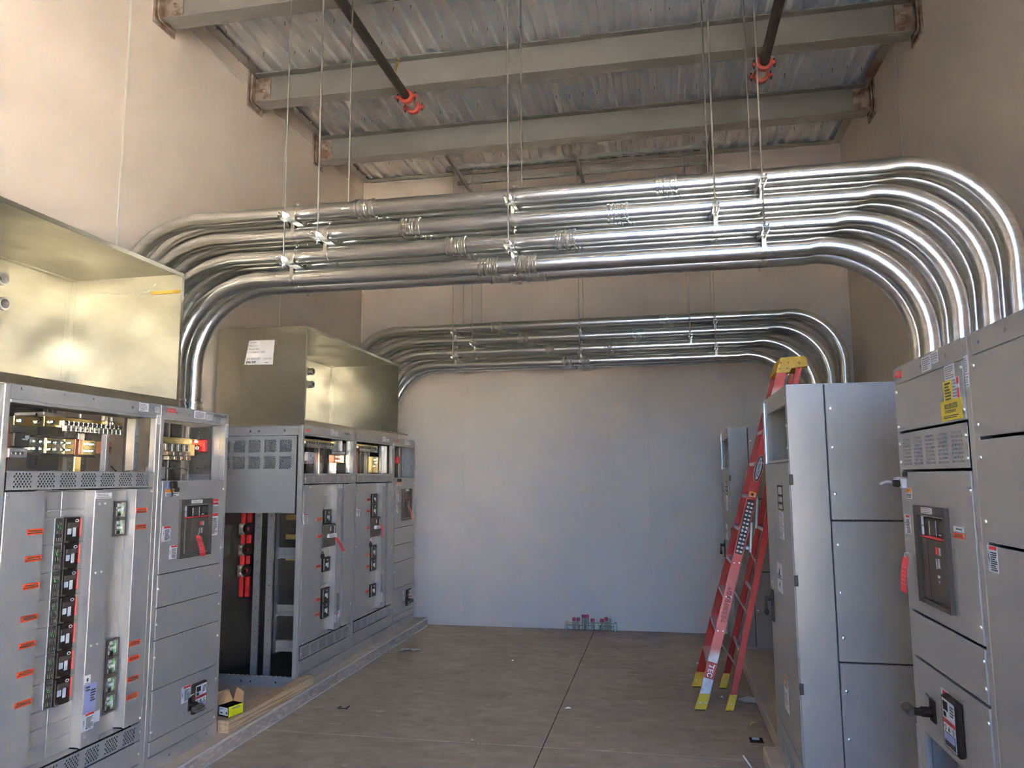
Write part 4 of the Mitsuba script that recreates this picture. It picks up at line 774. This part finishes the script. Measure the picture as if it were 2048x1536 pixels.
k = R1.part('padlock', [cbox(.035, .075, 1.865, 1.905, .004, .04, .006), cbox(.085, .115, 1.855, 1.9, .004, .03, .004), tube([(.06, 1.88, .04), (.05, 1.885, .07), (.03, 1.875, .09), (-.01, 1.88, .07)], .006, 8)], M_PVC); R1.part('lock_body', [cbox(.07, .11, 1.862, 1.892, .03, .055, .006), cbox(.06, .12, 1.905, 1.926, .004, .008)], M_BLACK, parent=k); st(R1, .085, .165, 1.812, 1.858, 'amber', seed=3)
tag(FR1, .168, 1.572, .045, 'red tag hanging on the breaker of the right-hand switchboard', -.12, .085, .155, .012)
R0 = sect('plain grey switchboard section cut off by the right edge of the picture', .90, RIGHT(2.85), RG, dots=[(.10, 2.355), (.30, 2.355), (.55, 2.355)], bdots=(.3, .6), depth=1.2, side_r=True)
for z0, z1 in ((2.036, 2.316), (1.69, 2.032), (.85, 1.686), (.2, .846)): pan(R0, .042, .858, z0, z1, 'front_panel')
scr(R0, [(.055, z) for z in (2.28, 2.08, 1.97, 1.76)], r=.008); st(R0, .045, .122, 1.598, 1.684, 'danger', seed=3)
for y0, nm in ((7.40, 'far'), (6.54, 'near')):
    t = sect(f'grey switchboard section hidden behind the ladder, {nm} one of two', .86, RIGHT(y0, 1.125), 'sections behind the ladder', bdots=(.2, .6), depth=1.15, side_l=True, side_r=True)
    for z0, z1 in ((1.9, 2.316), (1.3, 1.896), (.6, 1.296), (.2, .596)): pan(t, .042, .818, z0, z1, 'front_panel')

# ------------------------------------------------------------------ tall cabinets on the right
def tall(y0, lab):
    w, dep, zt, x0 = 1.02, 1.6, 2.434, .707
    t = Thing('power_cabinet', lab, 'cabinet', 'tall deep grey cabinets', F=RIGHT(y0, x0))
    FS = frame((x0, y0 - w, 0), (1, 0, 0), (0, -1, 0))      # the side that faces the camera
    op = (.18, .955, 2.01, 2.325)
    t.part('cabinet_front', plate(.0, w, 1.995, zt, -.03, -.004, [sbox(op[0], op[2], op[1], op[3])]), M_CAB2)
    t.part('hinge_strip', plate(.004, .07, 1.995, zt - .02, -.004, .004, [ngon(.04, 2.02 + q * .028, .006) for q in range(13)]), M_ALU)
    t.part('door', cbox(.01, w - .006, .34, 1.99, -.024, .004, .004), M_CAB)
    t.part('lower_door', plate(.01, w - .006, PADZ + .01, .336, -.024, .004, [Polygon([(.09 + q * .085, .15), (.12 + q * .085, .15), (.15 + q * .085, .27), (.12 + q * .085, .27)]) for q in range(10)]), M_CAB)
    t.part('shade_backing', cbox(.05, w - .05, .13, .30, -.05, -.045), M_SEAM_SHADE)  # black sheet painted as shade behind the door slots
    t.part('cabinet_body', [cbox(0, w, zt - .004, zt, -dep, -.03), cbox(0, .004, PADZ, zt, -dep, -.03), cbox(0, w, PADZ, PADZ + .02, -dep, -.03), cbox(.03, w - .03, 1.97, 1.995, -.5, -.03), cbox(.03, w - .03, 1.99, 2.4, -.46, -.45)], M_CABIN)
    t.part('display', [cbox(.565, .755, 1.705, 1.855, .004, .007)], M_BLACK); t.part('display_face', [cbox(.60, .745, 1.712, 1.74, .007, .008), cbox(.60, .745, 1.755, 1.785, .007, .008), cbox(.60, .745, 1.80, 1.845, .007, .008)], M_PVC)
    for q, z in enumerate((1.655, 1.61, 1.53)): st(t, .575, .735, z, z + (.04 if q < 2 else .075), 'white', seed=q)
    t.part('blank_cover', cbox(.13, .34, 1.71, 1.855, .004, .006, .001), M_CAB); k = t.part('name_cover', cbox(.16, .36, 1.49, 1.64, .004, .006, .001), M_CAB); t.part('print', lines(.22, .31, 1.53, 1.61, 4, .006, 3), M_GINK, parent=k)
    k = st(t, .37, .575, 1.19, 1.37, 'plain', name='arc_sign'); t.part('print', [extr(Polygon([(.44, 1.30), (.50, 1.30), (.47, 1.345)]), .0049, .0053), cbox(.385, .56, 1.272, 1.279, .0049, .0053), extr(ngon(.47, 1.235, .016), .0049, .0053), lines(.39, .55, 1.285, 1.30, 1, .0049, 4)], M_INK, parent=k)
    k = t.part('door_handle', [cbox(.10, .16, .95, 1.16, .004, .016, .004), cyl((.13, 1.10, .016), (.13, 1.10, .05), .014, 12), cbox(.115, .145, 1.03, 1.115, .045, .06, .005)], M_DGREY); t.part('padlock', [cbox(.112, .15, .995, 1.03, .04, .065, .006), cyl((.1, 1.095, .03), (.16, 1.095, .03), .008, 10)], M_BLACK, parent=k)
    st(t, .08, .15, 1.16, 1.22, 'redtop', seed=2)
    st(t, .44, .60, .49, .62, 'white', seed=4); st(t, .44, .60, .625, .655, 'amber', seed=5); st(t, .44, .60, .67, .70, 'amber', seed=6)
    for z in (1.30, .72, 1.86): t.part('hinge', cbox(w - .005, w + .0025, z, z + .06, -.018, .004, .002), M_DGREY)
    S = lambda n, m, mt, sm=False, **k: t.part(n, m, mt, sm, F=FS, **k)
    S('door_return', cbox(.0, .206, PADZ, zt, -.02, .0, .004), M_CAB2); S('seam', cbox(.204, .214, PADZ, zt, -.02, -.012), M_SEAM_SHADE)
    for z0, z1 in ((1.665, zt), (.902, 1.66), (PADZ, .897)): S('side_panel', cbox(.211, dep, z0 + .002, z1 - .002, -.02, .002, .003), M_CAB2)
    for z in (.90, 1.6625): S('seam', cbox(.21, dep, z - .006, z + .006, -.02, -.012), M_SEAM_SHADE)
    for z in (2.29, 2.07, 1.81, 1.53, 1.27, 1.03, .75, .50): S('screw', lathe([(0, 0), (.009, 0), (.008, .005), (0, .008)], (.238, z, .002), (.238, z, 1), 8), M_ZINC, 40)
    t.part('screw', [cyl((w - .03, z, -.004), (w - .03, z, .004), .008, 8) for z in (2.36, 2.20, 2.07)], M_ZINC)
tall(5.58, 'tall deep grey cabinet at the right, its bright side panels facing the camera')
tall(9.605, 'tall deep grey cabinet in the far right corner, half hidden by the ladder')

# ------------------------------------------------------------------ sheet-metal pull boxes on the left switchboards
def pullbox(y0, y1, lab, con):
    t = Thing('pull_box', lab, 'pull box', 'galvanized pull boxes'); xb, xf, z0, z1 = -4.06, -3.175, TOPZ, 3.31
    t.part('end_plate', cbox(xb, xf, y1 - .003, y1, z0, z1), M_GALV); t.part('end_plate', cbox(xb, xf, y0, y0 + .003, z0, z1), M_GALV)
    t.part('top_plate', cbox(xb, xf, y0, y1, z1 - .003, z1), M_GALV); t.part('back_plate', cbox(xb - .003, xb, y0, y1, z0, z1), M_GALV)
    f = .028
    t.part('flange', [cbox(xf - .004, xf + .002, y0, y0 + f, z0, z1, .001), cbox(xf - .004, xf + .002, y1 - f, y1, z0, z1, .001), cbox(xf - .004, xf + .002, y0 + f, y1 - f, z1 - f, z1, .001), cbox(xf - .004, xf + .003, y0 + f, y1 - f, z0, z0 + .05, .001)], M_GALV)
    t.part('corner_angle', [cbox(xb, xb + .04, y1 - .008, y1 - .003, z0, z1 - .01), cbox(xb, xb + .004, y1 - .05, y1 - .003, z0, z1 - .01)], M_GALV)
    t.part('ceiling_seam', cbox(xb, xb + .04, y0, y1, z1 - .012, z1 - .003), M_GALV)
    for y, z in con:
        k = t.part('conduit_connector', lathe([(.03, -.02), (.046, -.02), (.046, .01), (.038, .012), (.038, .03), (.042, .032), (.042, .055), (.036, .058), (.031, .058), (.031, -.02)], (xb, y, z), (xb + 1, y, z), 24), M_PVC, 35, label='grey conduit connector on the back plate')
        t.part('bushing_hole', cyl((xb + .001, y, z), (xb + .006, y, z), .031, 20), M_DGREY, parent=k)
    return t
pb = pullbox(2.02, 4.545, 'large open galvanized pull box at the left edge, on the near left switchboard', [(3.93, 3.165), (3.95, 3.01)])
pb.part('ochre_streak', [cbox(-3.42, -3.19, 4.538, 4.5415, 3.175, 3.20, .001)], M_OCHRE, label='ochre crayon streak')
pb.part('pale_scratch', tube([(-3.85, 4.5405, 3.215), (-3.65, 4.5405, 3.19), (-3.45, 4.5405, 3.195), (-3.39, 4.5405, 3.25)], .002, 5), M_JOINT)
p2 = pullbox(6.37, 8.89, 'open galvanized pull box with a white shipping label, on the far left switchboard', [(8.25, 3.165), (8.25, 3.01)])
FL = frame((-4.06, 6.37, 0), (1, 0, 0), (0, -1, 0))
k = p2.part('shipping_label', extr(Polygon([(.275, 2.965), (.30, 3.10), (.315, 3.19), (.575, 3.19), (.568, 3.09), (.562, 2.958)]), .0003, .0014), M_PAPER, F=FL, label='white shipping label')
for s, x, z, h, wm in (('5K20069', .325, 3.163, .016, .085), ('05/09/2025', .316, 3.132, .016, .105), ('03692.00.E', .308, 3.101, .016, .115), ('STEAMBOAT (KS)', .303, 3.070, .016, .175), ('WAREHOUSE', .296, 3.01, .017, .14), ('1N17L8', .462, 3.006, .017, .082)):
    p2.part('lettering', text(s, h, .0005, False, (x, z, .0014), wmax=wm), M_GINK, parent=k, F=FL)
p2.part('barcode', [cbox(.292 + q * .0072, .292 + q * .0072 + random.choice((.002, .004, .0055)), 2.975, 2.997, .0014, .0019) for q in range(14)] + [cbox(.48, .515, 2.977, 2.981, .0014, .0019)], M_INK, parent=k, F=FL)
t = Thing('steel_bar', 'thin dark steel bar sticking out past the far end of the far pull box', 'bar'); t.body(cbox(-3.172, -3.15, 8.3, 9.18, 2.445, 2.462, .003), M_RUST)
# ------------------------------------------------------------------ stepladder leaning closed against the hidden sections
lad = Thing('stepladder', 'red fibreglass stepladder with yellow top and feet, standing folded beside the tall cabinet', 'ladder')
def rail_mesh(p0, p1, ysign, wdt, fl, th=.005):
    """C-channel from p0 to p1 (in an x-z plane), web facing -ysign, flanges towards +ysign"""
    p0, p1 = np.array(p0, float), np.array(p1, float); L = np.linalg.norm(p1 - p0); d = (p1 - p0) / L
    pf = unary_union([sbox(-wdt / 2, 0, wdt / 2, th), sbox(-wdt / 2, 0, -wdt / 2 + th, fl), sbox(wdt / 2 - th, 0, wdt / 2, fl)])
    m = extr(pf, 0, L); Yv = np.array([0, 1.0, 0]) * ysign; Yv = Yv - d * (Yv @ d); Yv /= np.linalg.norm(Yv); Xv = np.cross(Yv, d)
    R = np.eye(4); R[:3, 0] = Xv; R[:3, 1] = Yv; R[:3, 2] = d; R[:3, 3] = p0; m.apply_transform(R); 
    if np.linalg.det(R[:3, :3]) < 0: m.invert()
    return m
fx = lambda z: .254 + .2803 * z; rx = lambda z: .487 + .2457 * z
YN = lambda z: 6.705 + .055 * z; YFR = lambda z: 7.445 - .075 * z      # near and far rails, narrowing upwards
ZL = 2.86
lad.part('front_rail', rail_mesh((fx(.10), YN(.10), .10), (fx(ZL), YN(ZL), ZL), 1, .078, .030), M_LAD, label='red front rail, rubbed pale, with white paint at both ends')
lad.part('front_rail', rail_mesh((fx(.10), YFR(.10), .10), (fx(ZL), YFR(ZL), ZL), -1, .078, .030), M_LAD2)
lad.part('rear_rail', rail_mesh((rx(.10), YN(.10) + .01, .10), (rx(ZL), YN(ZL) + .01, ZL), 1, .05, .028), M_LAD2)
lad.part('rear_rail', rail_mesh((rx(.10), YFR(.10) - .01, .10), (rx(ZL), YFR(ZL) - .01, ZL), -1, .05, .028), M_LAD2)
for k in range(1, 10):
    z = .09 + .277 * k; x = fx(z)
    lad.part('step', [cbox(x - .042, x + .038, YN(z) + .005, YFR(z) - .005, z - .004, z, .001), cbox(x - .042, x - .038, YN(z) + .005, YFR(z) - .005, z - .03, z), cbox(x + .034, x + .038, YN(z) + .005, YFR(z) - .005, z - .03, z)], M_ALU, label='aluminium step')
    lad.part('step_rivet', [cyl((x + q, YN(z) - .001, z - .012), (x + q, YN(z) - .005, z - .012), .006, 8) for q in (-.02, .02)], M_ALU)
for z in (.45, .95, 1.45, 1.95, 2.4): lad.part('rear_bar', cbox(rx(z) - .012, rx(z) + .012, YN(z) + .015, YFR(z) - .015, z - .014, z + .014, .003), M_ALU)
for z in (.52, .95, 1.35): lad.part('diagonal_brace', [cyl((fx(z) + .04, YN(z) + .02, z), (rx(z - .2), YN(z) + .10, z - .2), .008, 8)], M_ALU)
for a, b in ((1.72, 1.52), (1.52, 1.32)): lad.part('spreader', [cbox(-.003, .003, -.008, .008, 0, .25)], M_BRONZE, F=(lambda p0, p1: orient(p0, p1)[0])((fx(a) + .05, YN(a) + .03, a), (fx(b) + .085, YN(b) + .03, b - .04)))
z = 1.31; lad.part('spreader_pin', [cyl((fx(z) + .06, YN(z) - .012, z), (fx(z) + .06, YN(z) + .02, z), .014, 10)], M_ALU)
for f, y, s, w, big in ((fx, YN, 1, .086, 1), (fx, YFR, -1, .086, 1), (rx, YN, 1, .056, 0), (rx, YFR, -1, .056, 0)):
    y0 = y(.06) + (0 if big else s * .01)
    p = Polygon([(f(.0) - w / 2 - .01, 0), (f(.0) + w / 2 - .004, 0), (f(.13) + w / 2, .13), (f(.13) - w / 2, .13)])
    m = extr(p, 0, .038); R = np.eye(4); R[:3, 0] = (1, 0, 0); R[:3, 1] = (0, 0, 1); R[:3, 2] = (0, -1, 0); R[:3, 3] = (0, y0 + (.034 if s > 0 else .004), 0); m.apply_transform(R)
    k = lad.part('foot', m, M_LADY, label='yellow ladder foot')
    yy = y0 + (.034 - .038 if s > 0 else .004 - .038)
    for q in ((-.024, .024) if big else (-.004,)): lad.part('rivet', cyl((f(.06) + q, yy, .06), (f(.06) + q, yy - .004, .06), .008, 8), M_ALU, parent=k)
    lad.part('tread_pad', cbox(f(0) - w / 2 - .008, f(0) + w / 2 - .006, y0 + (-.006 if s > 0 else -.036), y0 + (.036 if s > 0 else .006), 0.0, .006), M_BLACK, parent=k)
xt = fx(ZL); ya, yb = YN(ZL) - .012, YFR(ZL) + .012
capp = Polygon([(xt - .065, 2.80), (xt + .052, 2.80), (xt + .062, 2.835), (xt + .20, 2.85), (xt + .19, 2.925), (xt + .165, 2.94), (xt - .02, 2.93)])
m = extr(capp, 0, yb - ya); R = np.eye(4); R[:3, 1] = (0, 0, 1); R[:3, 0] = (1, 0, 0); R[:3, 2] = (0, -1, 0); R[:3, 3] = (0, yb, 0); R[:3, 1] = (0, 0, 1); m.apply_transform(R)
k = lad.part('top_cap', m, M_LADY, label='yellow top cap'); lad.part('cap_rivet', [cyl((xt + dx, ya, z), (xt + dx, ya - .003, z), .0075, 8) for dx, z in ((-.035, 2.835), (.03, 2.835), (-.022, 2.885), (.043, 2.885), (.13, 2.88))], M_LAD2, parent=k)
# print and stickers on the near front rail: local X along the rail, Y across it
def rail_frame(z):
    d = np.array([.2803, 0.055, 1]); d /= np.linalg.norm(d); n = np.array([0, -1.0, 0]); n = n - d * (n @ d); n /= np.linalg.norm(n)
    return d, n, np.array([fx(z), YN(z), z])
def on_rail(m, z, up, lift=.0008):
    """text runs up the rail (up) or down it"""
    d, n, p = rail_frame(z); X = d if up else -d; Y = np.cross(n, X); R = np.eye(4); R[:3, 0], R[:3, 1], R[:3, 2], R[:3, 3] = X, Y, n, p + n * lift; m = m.copy(); m.apply_transform(R); return m
el = lambda a, b, n=28: Polygon([(a * math.cos(2 * math.pi * q / n), b * math.sin(2 * math.pi * q / n)) for q in range(n)])
zc = 1.975
k = lad.part('maker_oval', on_rail(extr(el(.118, .034), 0, .0006), zc, True), M_WHITE); lad.part('oval_field', on_rail(extr(el(.114, .031).difference(el(.098, .0185)), .0006, .0011), zc, True), M_INK, parent=k)
lad.part('lettering', on_rail(text('WERNER', .021, .0005, True, (0, -.0105, .0006), 'c', wmax=.155), zc, True), M_INK, parent=k)
k = lad.part('safety_sticker', on_rail(cbox(-.235, .235, -.030, .030, 0, .0006), 1.485, True), M_DGREY, label='dark instruction sticker with two columns of white pictograms')
lad.part('pictogram', [on_rail(cbox(-.22 + q * .0345, -.204 + q * .0345, y - .0095, y + .0095, .0006, .001), 1.485, True) for q in range(13) for y in (-.015, .013)], M_WHITE, parent=k)
k = lad.part('caution_sticker', on_rail(cbox(-.022, .022, -.030, .030, 0, .0006), 1.755, True), M_AMBER); lad.part('print', on_rail(cbox(-.012, .012, -.01, .012, .0006, .001), 1.755, True), M_INK, parent=k)
lad.part('marker_number', on_rail(text('40X808334', .040, .0005, False, (0, -.018, .0002), 'c', wmax=.30), 0.845, False), M_INK, label='black handwritten number on the rail')
k = lad.part('stencil_band', on_rail(cbox(-.068, .068, -.039, .039, 0, .0004), .315, False), M_LAD2); lad.part('lettering', on_rail(text('TEC', .040, .0005, True, (0.004, -.019, .0004), 'c', wmax=.105), .315, False), M_WHITE, parent=k, label='white stencilled TEC')

# ------------------------------------------------------------------ lumber, carton, floor litter
a0 = math.atan2(.035, 1.28)
FW = np.eye(4); FW[:3, 0] = (math.cos(a0), -math.sin(a0), 0); FW[:3, 1] = (math.sin(a0), math.cos(a0), 0); FW[:3, 3] = (-3.185, 5.175, PADZ)
lu = Thing('lumber', 'square wooden post lying on the pad in front of the open switchboard section', 'lumber', F=FW)
lu.body(cbox(0, .092, 0, 1.29, 0, .090, .005), M_WOOD)
FBX = np.eye(4); b0 = math.radians(-17); FBX[:3, 0] = (math.cos(b0), math.sin(b0), 0); FBX[:3, 1] = (-math.sin(b0), math.cos(b0), 0); FBX[:3, 3] = (-3.235, 5.268, PADZ + .0905)
bx_ = Thing('carton', 'small open carton with one bright yellow side, standing on the wooden post', 'box', F=FBX)
w, l, h = .105, .135, .072
bx_.part('box_wall', [cbox(0, w, 0, .003, 0, h), cbox(0, w, l - .003, l, 0, h), cbox(0, .003, 0, l, 0, h), cbox(0, w, 0, l, 0, .003)], M_BLACK)
bx_.part('yellow_side', cbox(w - .003, w, 0, l, 0, h), M_BOXY, label='bright yellow side')
k = bx_.part('address_label', cbox(.012, w - .008, -.0008, 0, .012, h - .006), M_PAPER); bx_.part('print', [cbox(.02, .05, -.0012, -.0008, h - .02, h - .016), cbox(.02, .045, -.0012, -.0008, .022, .032), extr(ngon(.085, .03, .008), 0, .0004).apply_transform(np.array([[1, 0, 0, 0], [0, 0, -1, -.0008], [0, 1, 0, 0], [0, 0, 0, 1.0]]))], M_INK, parent=k)
bx_.part('print', [cbox(w, w + .0004, .03, .105, h - .02, h - .012)], M_GINK)
def flap(p, q, r_, s_):
    v = np.array([p, q, r_, s_], float); n = np.cross(v[1] - v[0], v[3] - v[0]); n /= np.linalg.norm(n); v = np.vstack([v, v + n * .002])
    return trimesh.Trimesh(v, np.array([(0, 2, 1), (0, 3, 2), (4, 5, 6), (4, 6, 7), (0, 1, 5), (0, 5, 4), (1, 2, 6), (1, 6, 5), (2, 3, 7), (2, 7, 6), (3, 0, 4), (3, 4, 7)]), process=False)
bx_.part('flap', flap((0, .0, h), (0, l, h), (-.045, l - .01, h + .085), (-.045, .01, h + .08)), M_CARD); bx_.part('flap', flap((.0, l, h), (w, l, h), (w - .03, l + .03, h + .07), (.0, l + .035, h + .09)), M_CARD)
bx_.part('flap', flap((-.005, .01, h + .02), (.045, .012, h + .03), (.05, .05, h + .10), (.0, .05, h + .095)), M_CARD)
def litter(name, lab, c, m, mt, smooth=False): t = Thing(name, lab, c); t.body(m, mt, smooth); return t
litter('screw_driver_bit', 'small shiny steel rod lying on the floor joint at the front', 'rod', cyl((-1.43, 5.66, .007), (-1.36, 5.60, .007), .007, 10), M_ZINC)
def sheet(pts, z=.002, lift=()):
    n = len(pts); v = [(x, y, z + (lift[i] if i < len(lift) else 0)) for i, (x, y) in enumerate(pts)]; v += [(x, y, zz + .001) for x, y, zz in v]
    f = [(0, i + 1, i) for i in range(1, n - 1)] + [(n, n + i, n + i + 1) for i in range(1, n - 1)]
    for i in range(n): j = (i + 1) % n; f += [(i, j, n + j), (i, n + j, n + i)]
    return trimesh.Trimesh(np.array(v), np.array(f), process=False)
litter('paper_scrap', 'grey folded paper lying on the floor behind the ladder feet', 'paper', sheet([(.575, 7.08), (.62, 6.95), (.73, 6.97), (.745, 7.05), (.66, 7.13)], .002, (0, .01, .004, .02, .012)), M_PVC)
t = Thing('plastic_scrap', 'small black plastic scrap with a white sticker on the floor by the tall cabinet', 'scrap'); t.part('scrap', [cbox(.565, .66, 5.98, 6.08, 0, .008, .003)], M_BLACK); t.part('sticker', cbox(.585, .635, 6.02, 6.07, .008, .009), M_PAPER)
litter('white_stick', 'thin white stick lying on the floor by the pad at the bottom edge', 'stick', cyl((.487, 5.68, .006), (.545, 5.28, .006), .006, 8), M_PAPER)
litter('plastic_film', 'crumpled clear plastic film lying on the floor by the far left pad', 'plastic film', [sheet([(-2.93 + .05 * q, 8.30 + .04 * (q % 3)), (-2.86 + .05 * q, 8.28 + .05 * (q % 2)), (-2.84 + .05 * q, 8.40), (-2.92 + .05 * q, 8.42)], .003, (0, .02, .008, .015)) for q in range(4)], M_PVC)
litter('metal_scrap', 'small dark bracket lying on the floor beside the left pad', 'scrap', [cbox(-2.73, -2.64, 6.22, 6.235, 0, .006), cbox(-2.73, -2.715, 6.235, 6.28, 0, .006), cbox(-2.66, -2.648, 6.235, 6.30, 0, .006)], M_DGREY)
litter('wire_offcut', 'short wire offcut on the floor next to the tall cabinet', 'wire', tube([(.60, 6.33, .006), (.62, 6.38, .02), (.645, 6.36, .03), (.64, 6.42, .008)], .004, 6), M_ZINC, True)
litter('paper_scrap', 'tiny white paper scrap on the floor in the middle of the aisle', 'paper', sheet([(-.86, 6.55), (-.83, 6.53), (-.80, 6.56), (-.83, 6.58)], .002, (0, .006, 0, .008)), M_PAPER)
for x, y, lab in ((.28, 8.3, 'tiny pale chip on the floor before the back wall'), (-1.62, 8.1, 'tiny white crumb on the floor at the left of the aisle'), (.43, 7.1, 'small pale chip on the floor between the ladder feet')): litter('floor_chip', lab, 'chip', sheet([(x, y), (x + .03, y - .01), (x + .025, y + .02)], .002, (.004, 0, .006)), M_PAPER)

# ------------------------------------------------------------------ capped pipe stubs at the foot of the back wall
YV = 9.82
mani = Thing('pipe_manifold', 'low row of metal pipe stubs with pink caps, on the floor against the back wall', 'pipe fittings')
mani.part('rail', [cyl((-1.25, YV, .075), (-.62, YV, .075), .018, 12), cbox(-1.26, -1.235, YV - .03, YV + .03, .0, .105, .004), cbox(-.645, -.62, YV - .03, YV + .03, .0, .105, .004)], M_BRONZE)
for x, z1, c in ((-1.15, .125, 1), (-1.095, .125, 1), (-1.03, .165, 2), (-.985, .165, 2), (-.915, .118, 1), (-.80, .118, 1), (-.748, .14, 1), (-.70, .145, 0)):
    k = mani.part('stub', lathe([(0, 0), (.017, 0), (.017, .03), (.021, .034), (.021, .06), (.016, .064), (.016, 1), (0, 1)][:6] + [(.016, z1 - .015), (0, z1 - .015)], (x, YV, .012), (x, YV, 1.012), 12), M_BRONZE, 40)
    mani.part('nut', [lathe([(0, 0), (.026, 0), (.026, .022), (0, .022)], (x, YV, .062), (x, YV, 1.062), 6)], M_BRONZE, parent=k)
    if c: mani.part('cap', lathe([(0, 0), (.023, 0), (.024, .03), (.018, .036), (0, .038)], (x, YV, z1 - .01), (x, YV, z1 + .99), 12), M_VALVE, 40, parent=k, label='pink cap')
mani.part('elbow', [cbox(-.885, -.835, YV - .03, YV + .02, .01, .1, .008), lathe([(.012, 0), (.03, 0), (.03, .02), (.012, .02)], (-.86, YV - .03, .05), (-.86, YV - 1.03, .05), 14)], M_BRONZE)
scene = {k: v for k, v in scene.items() if v is not None}
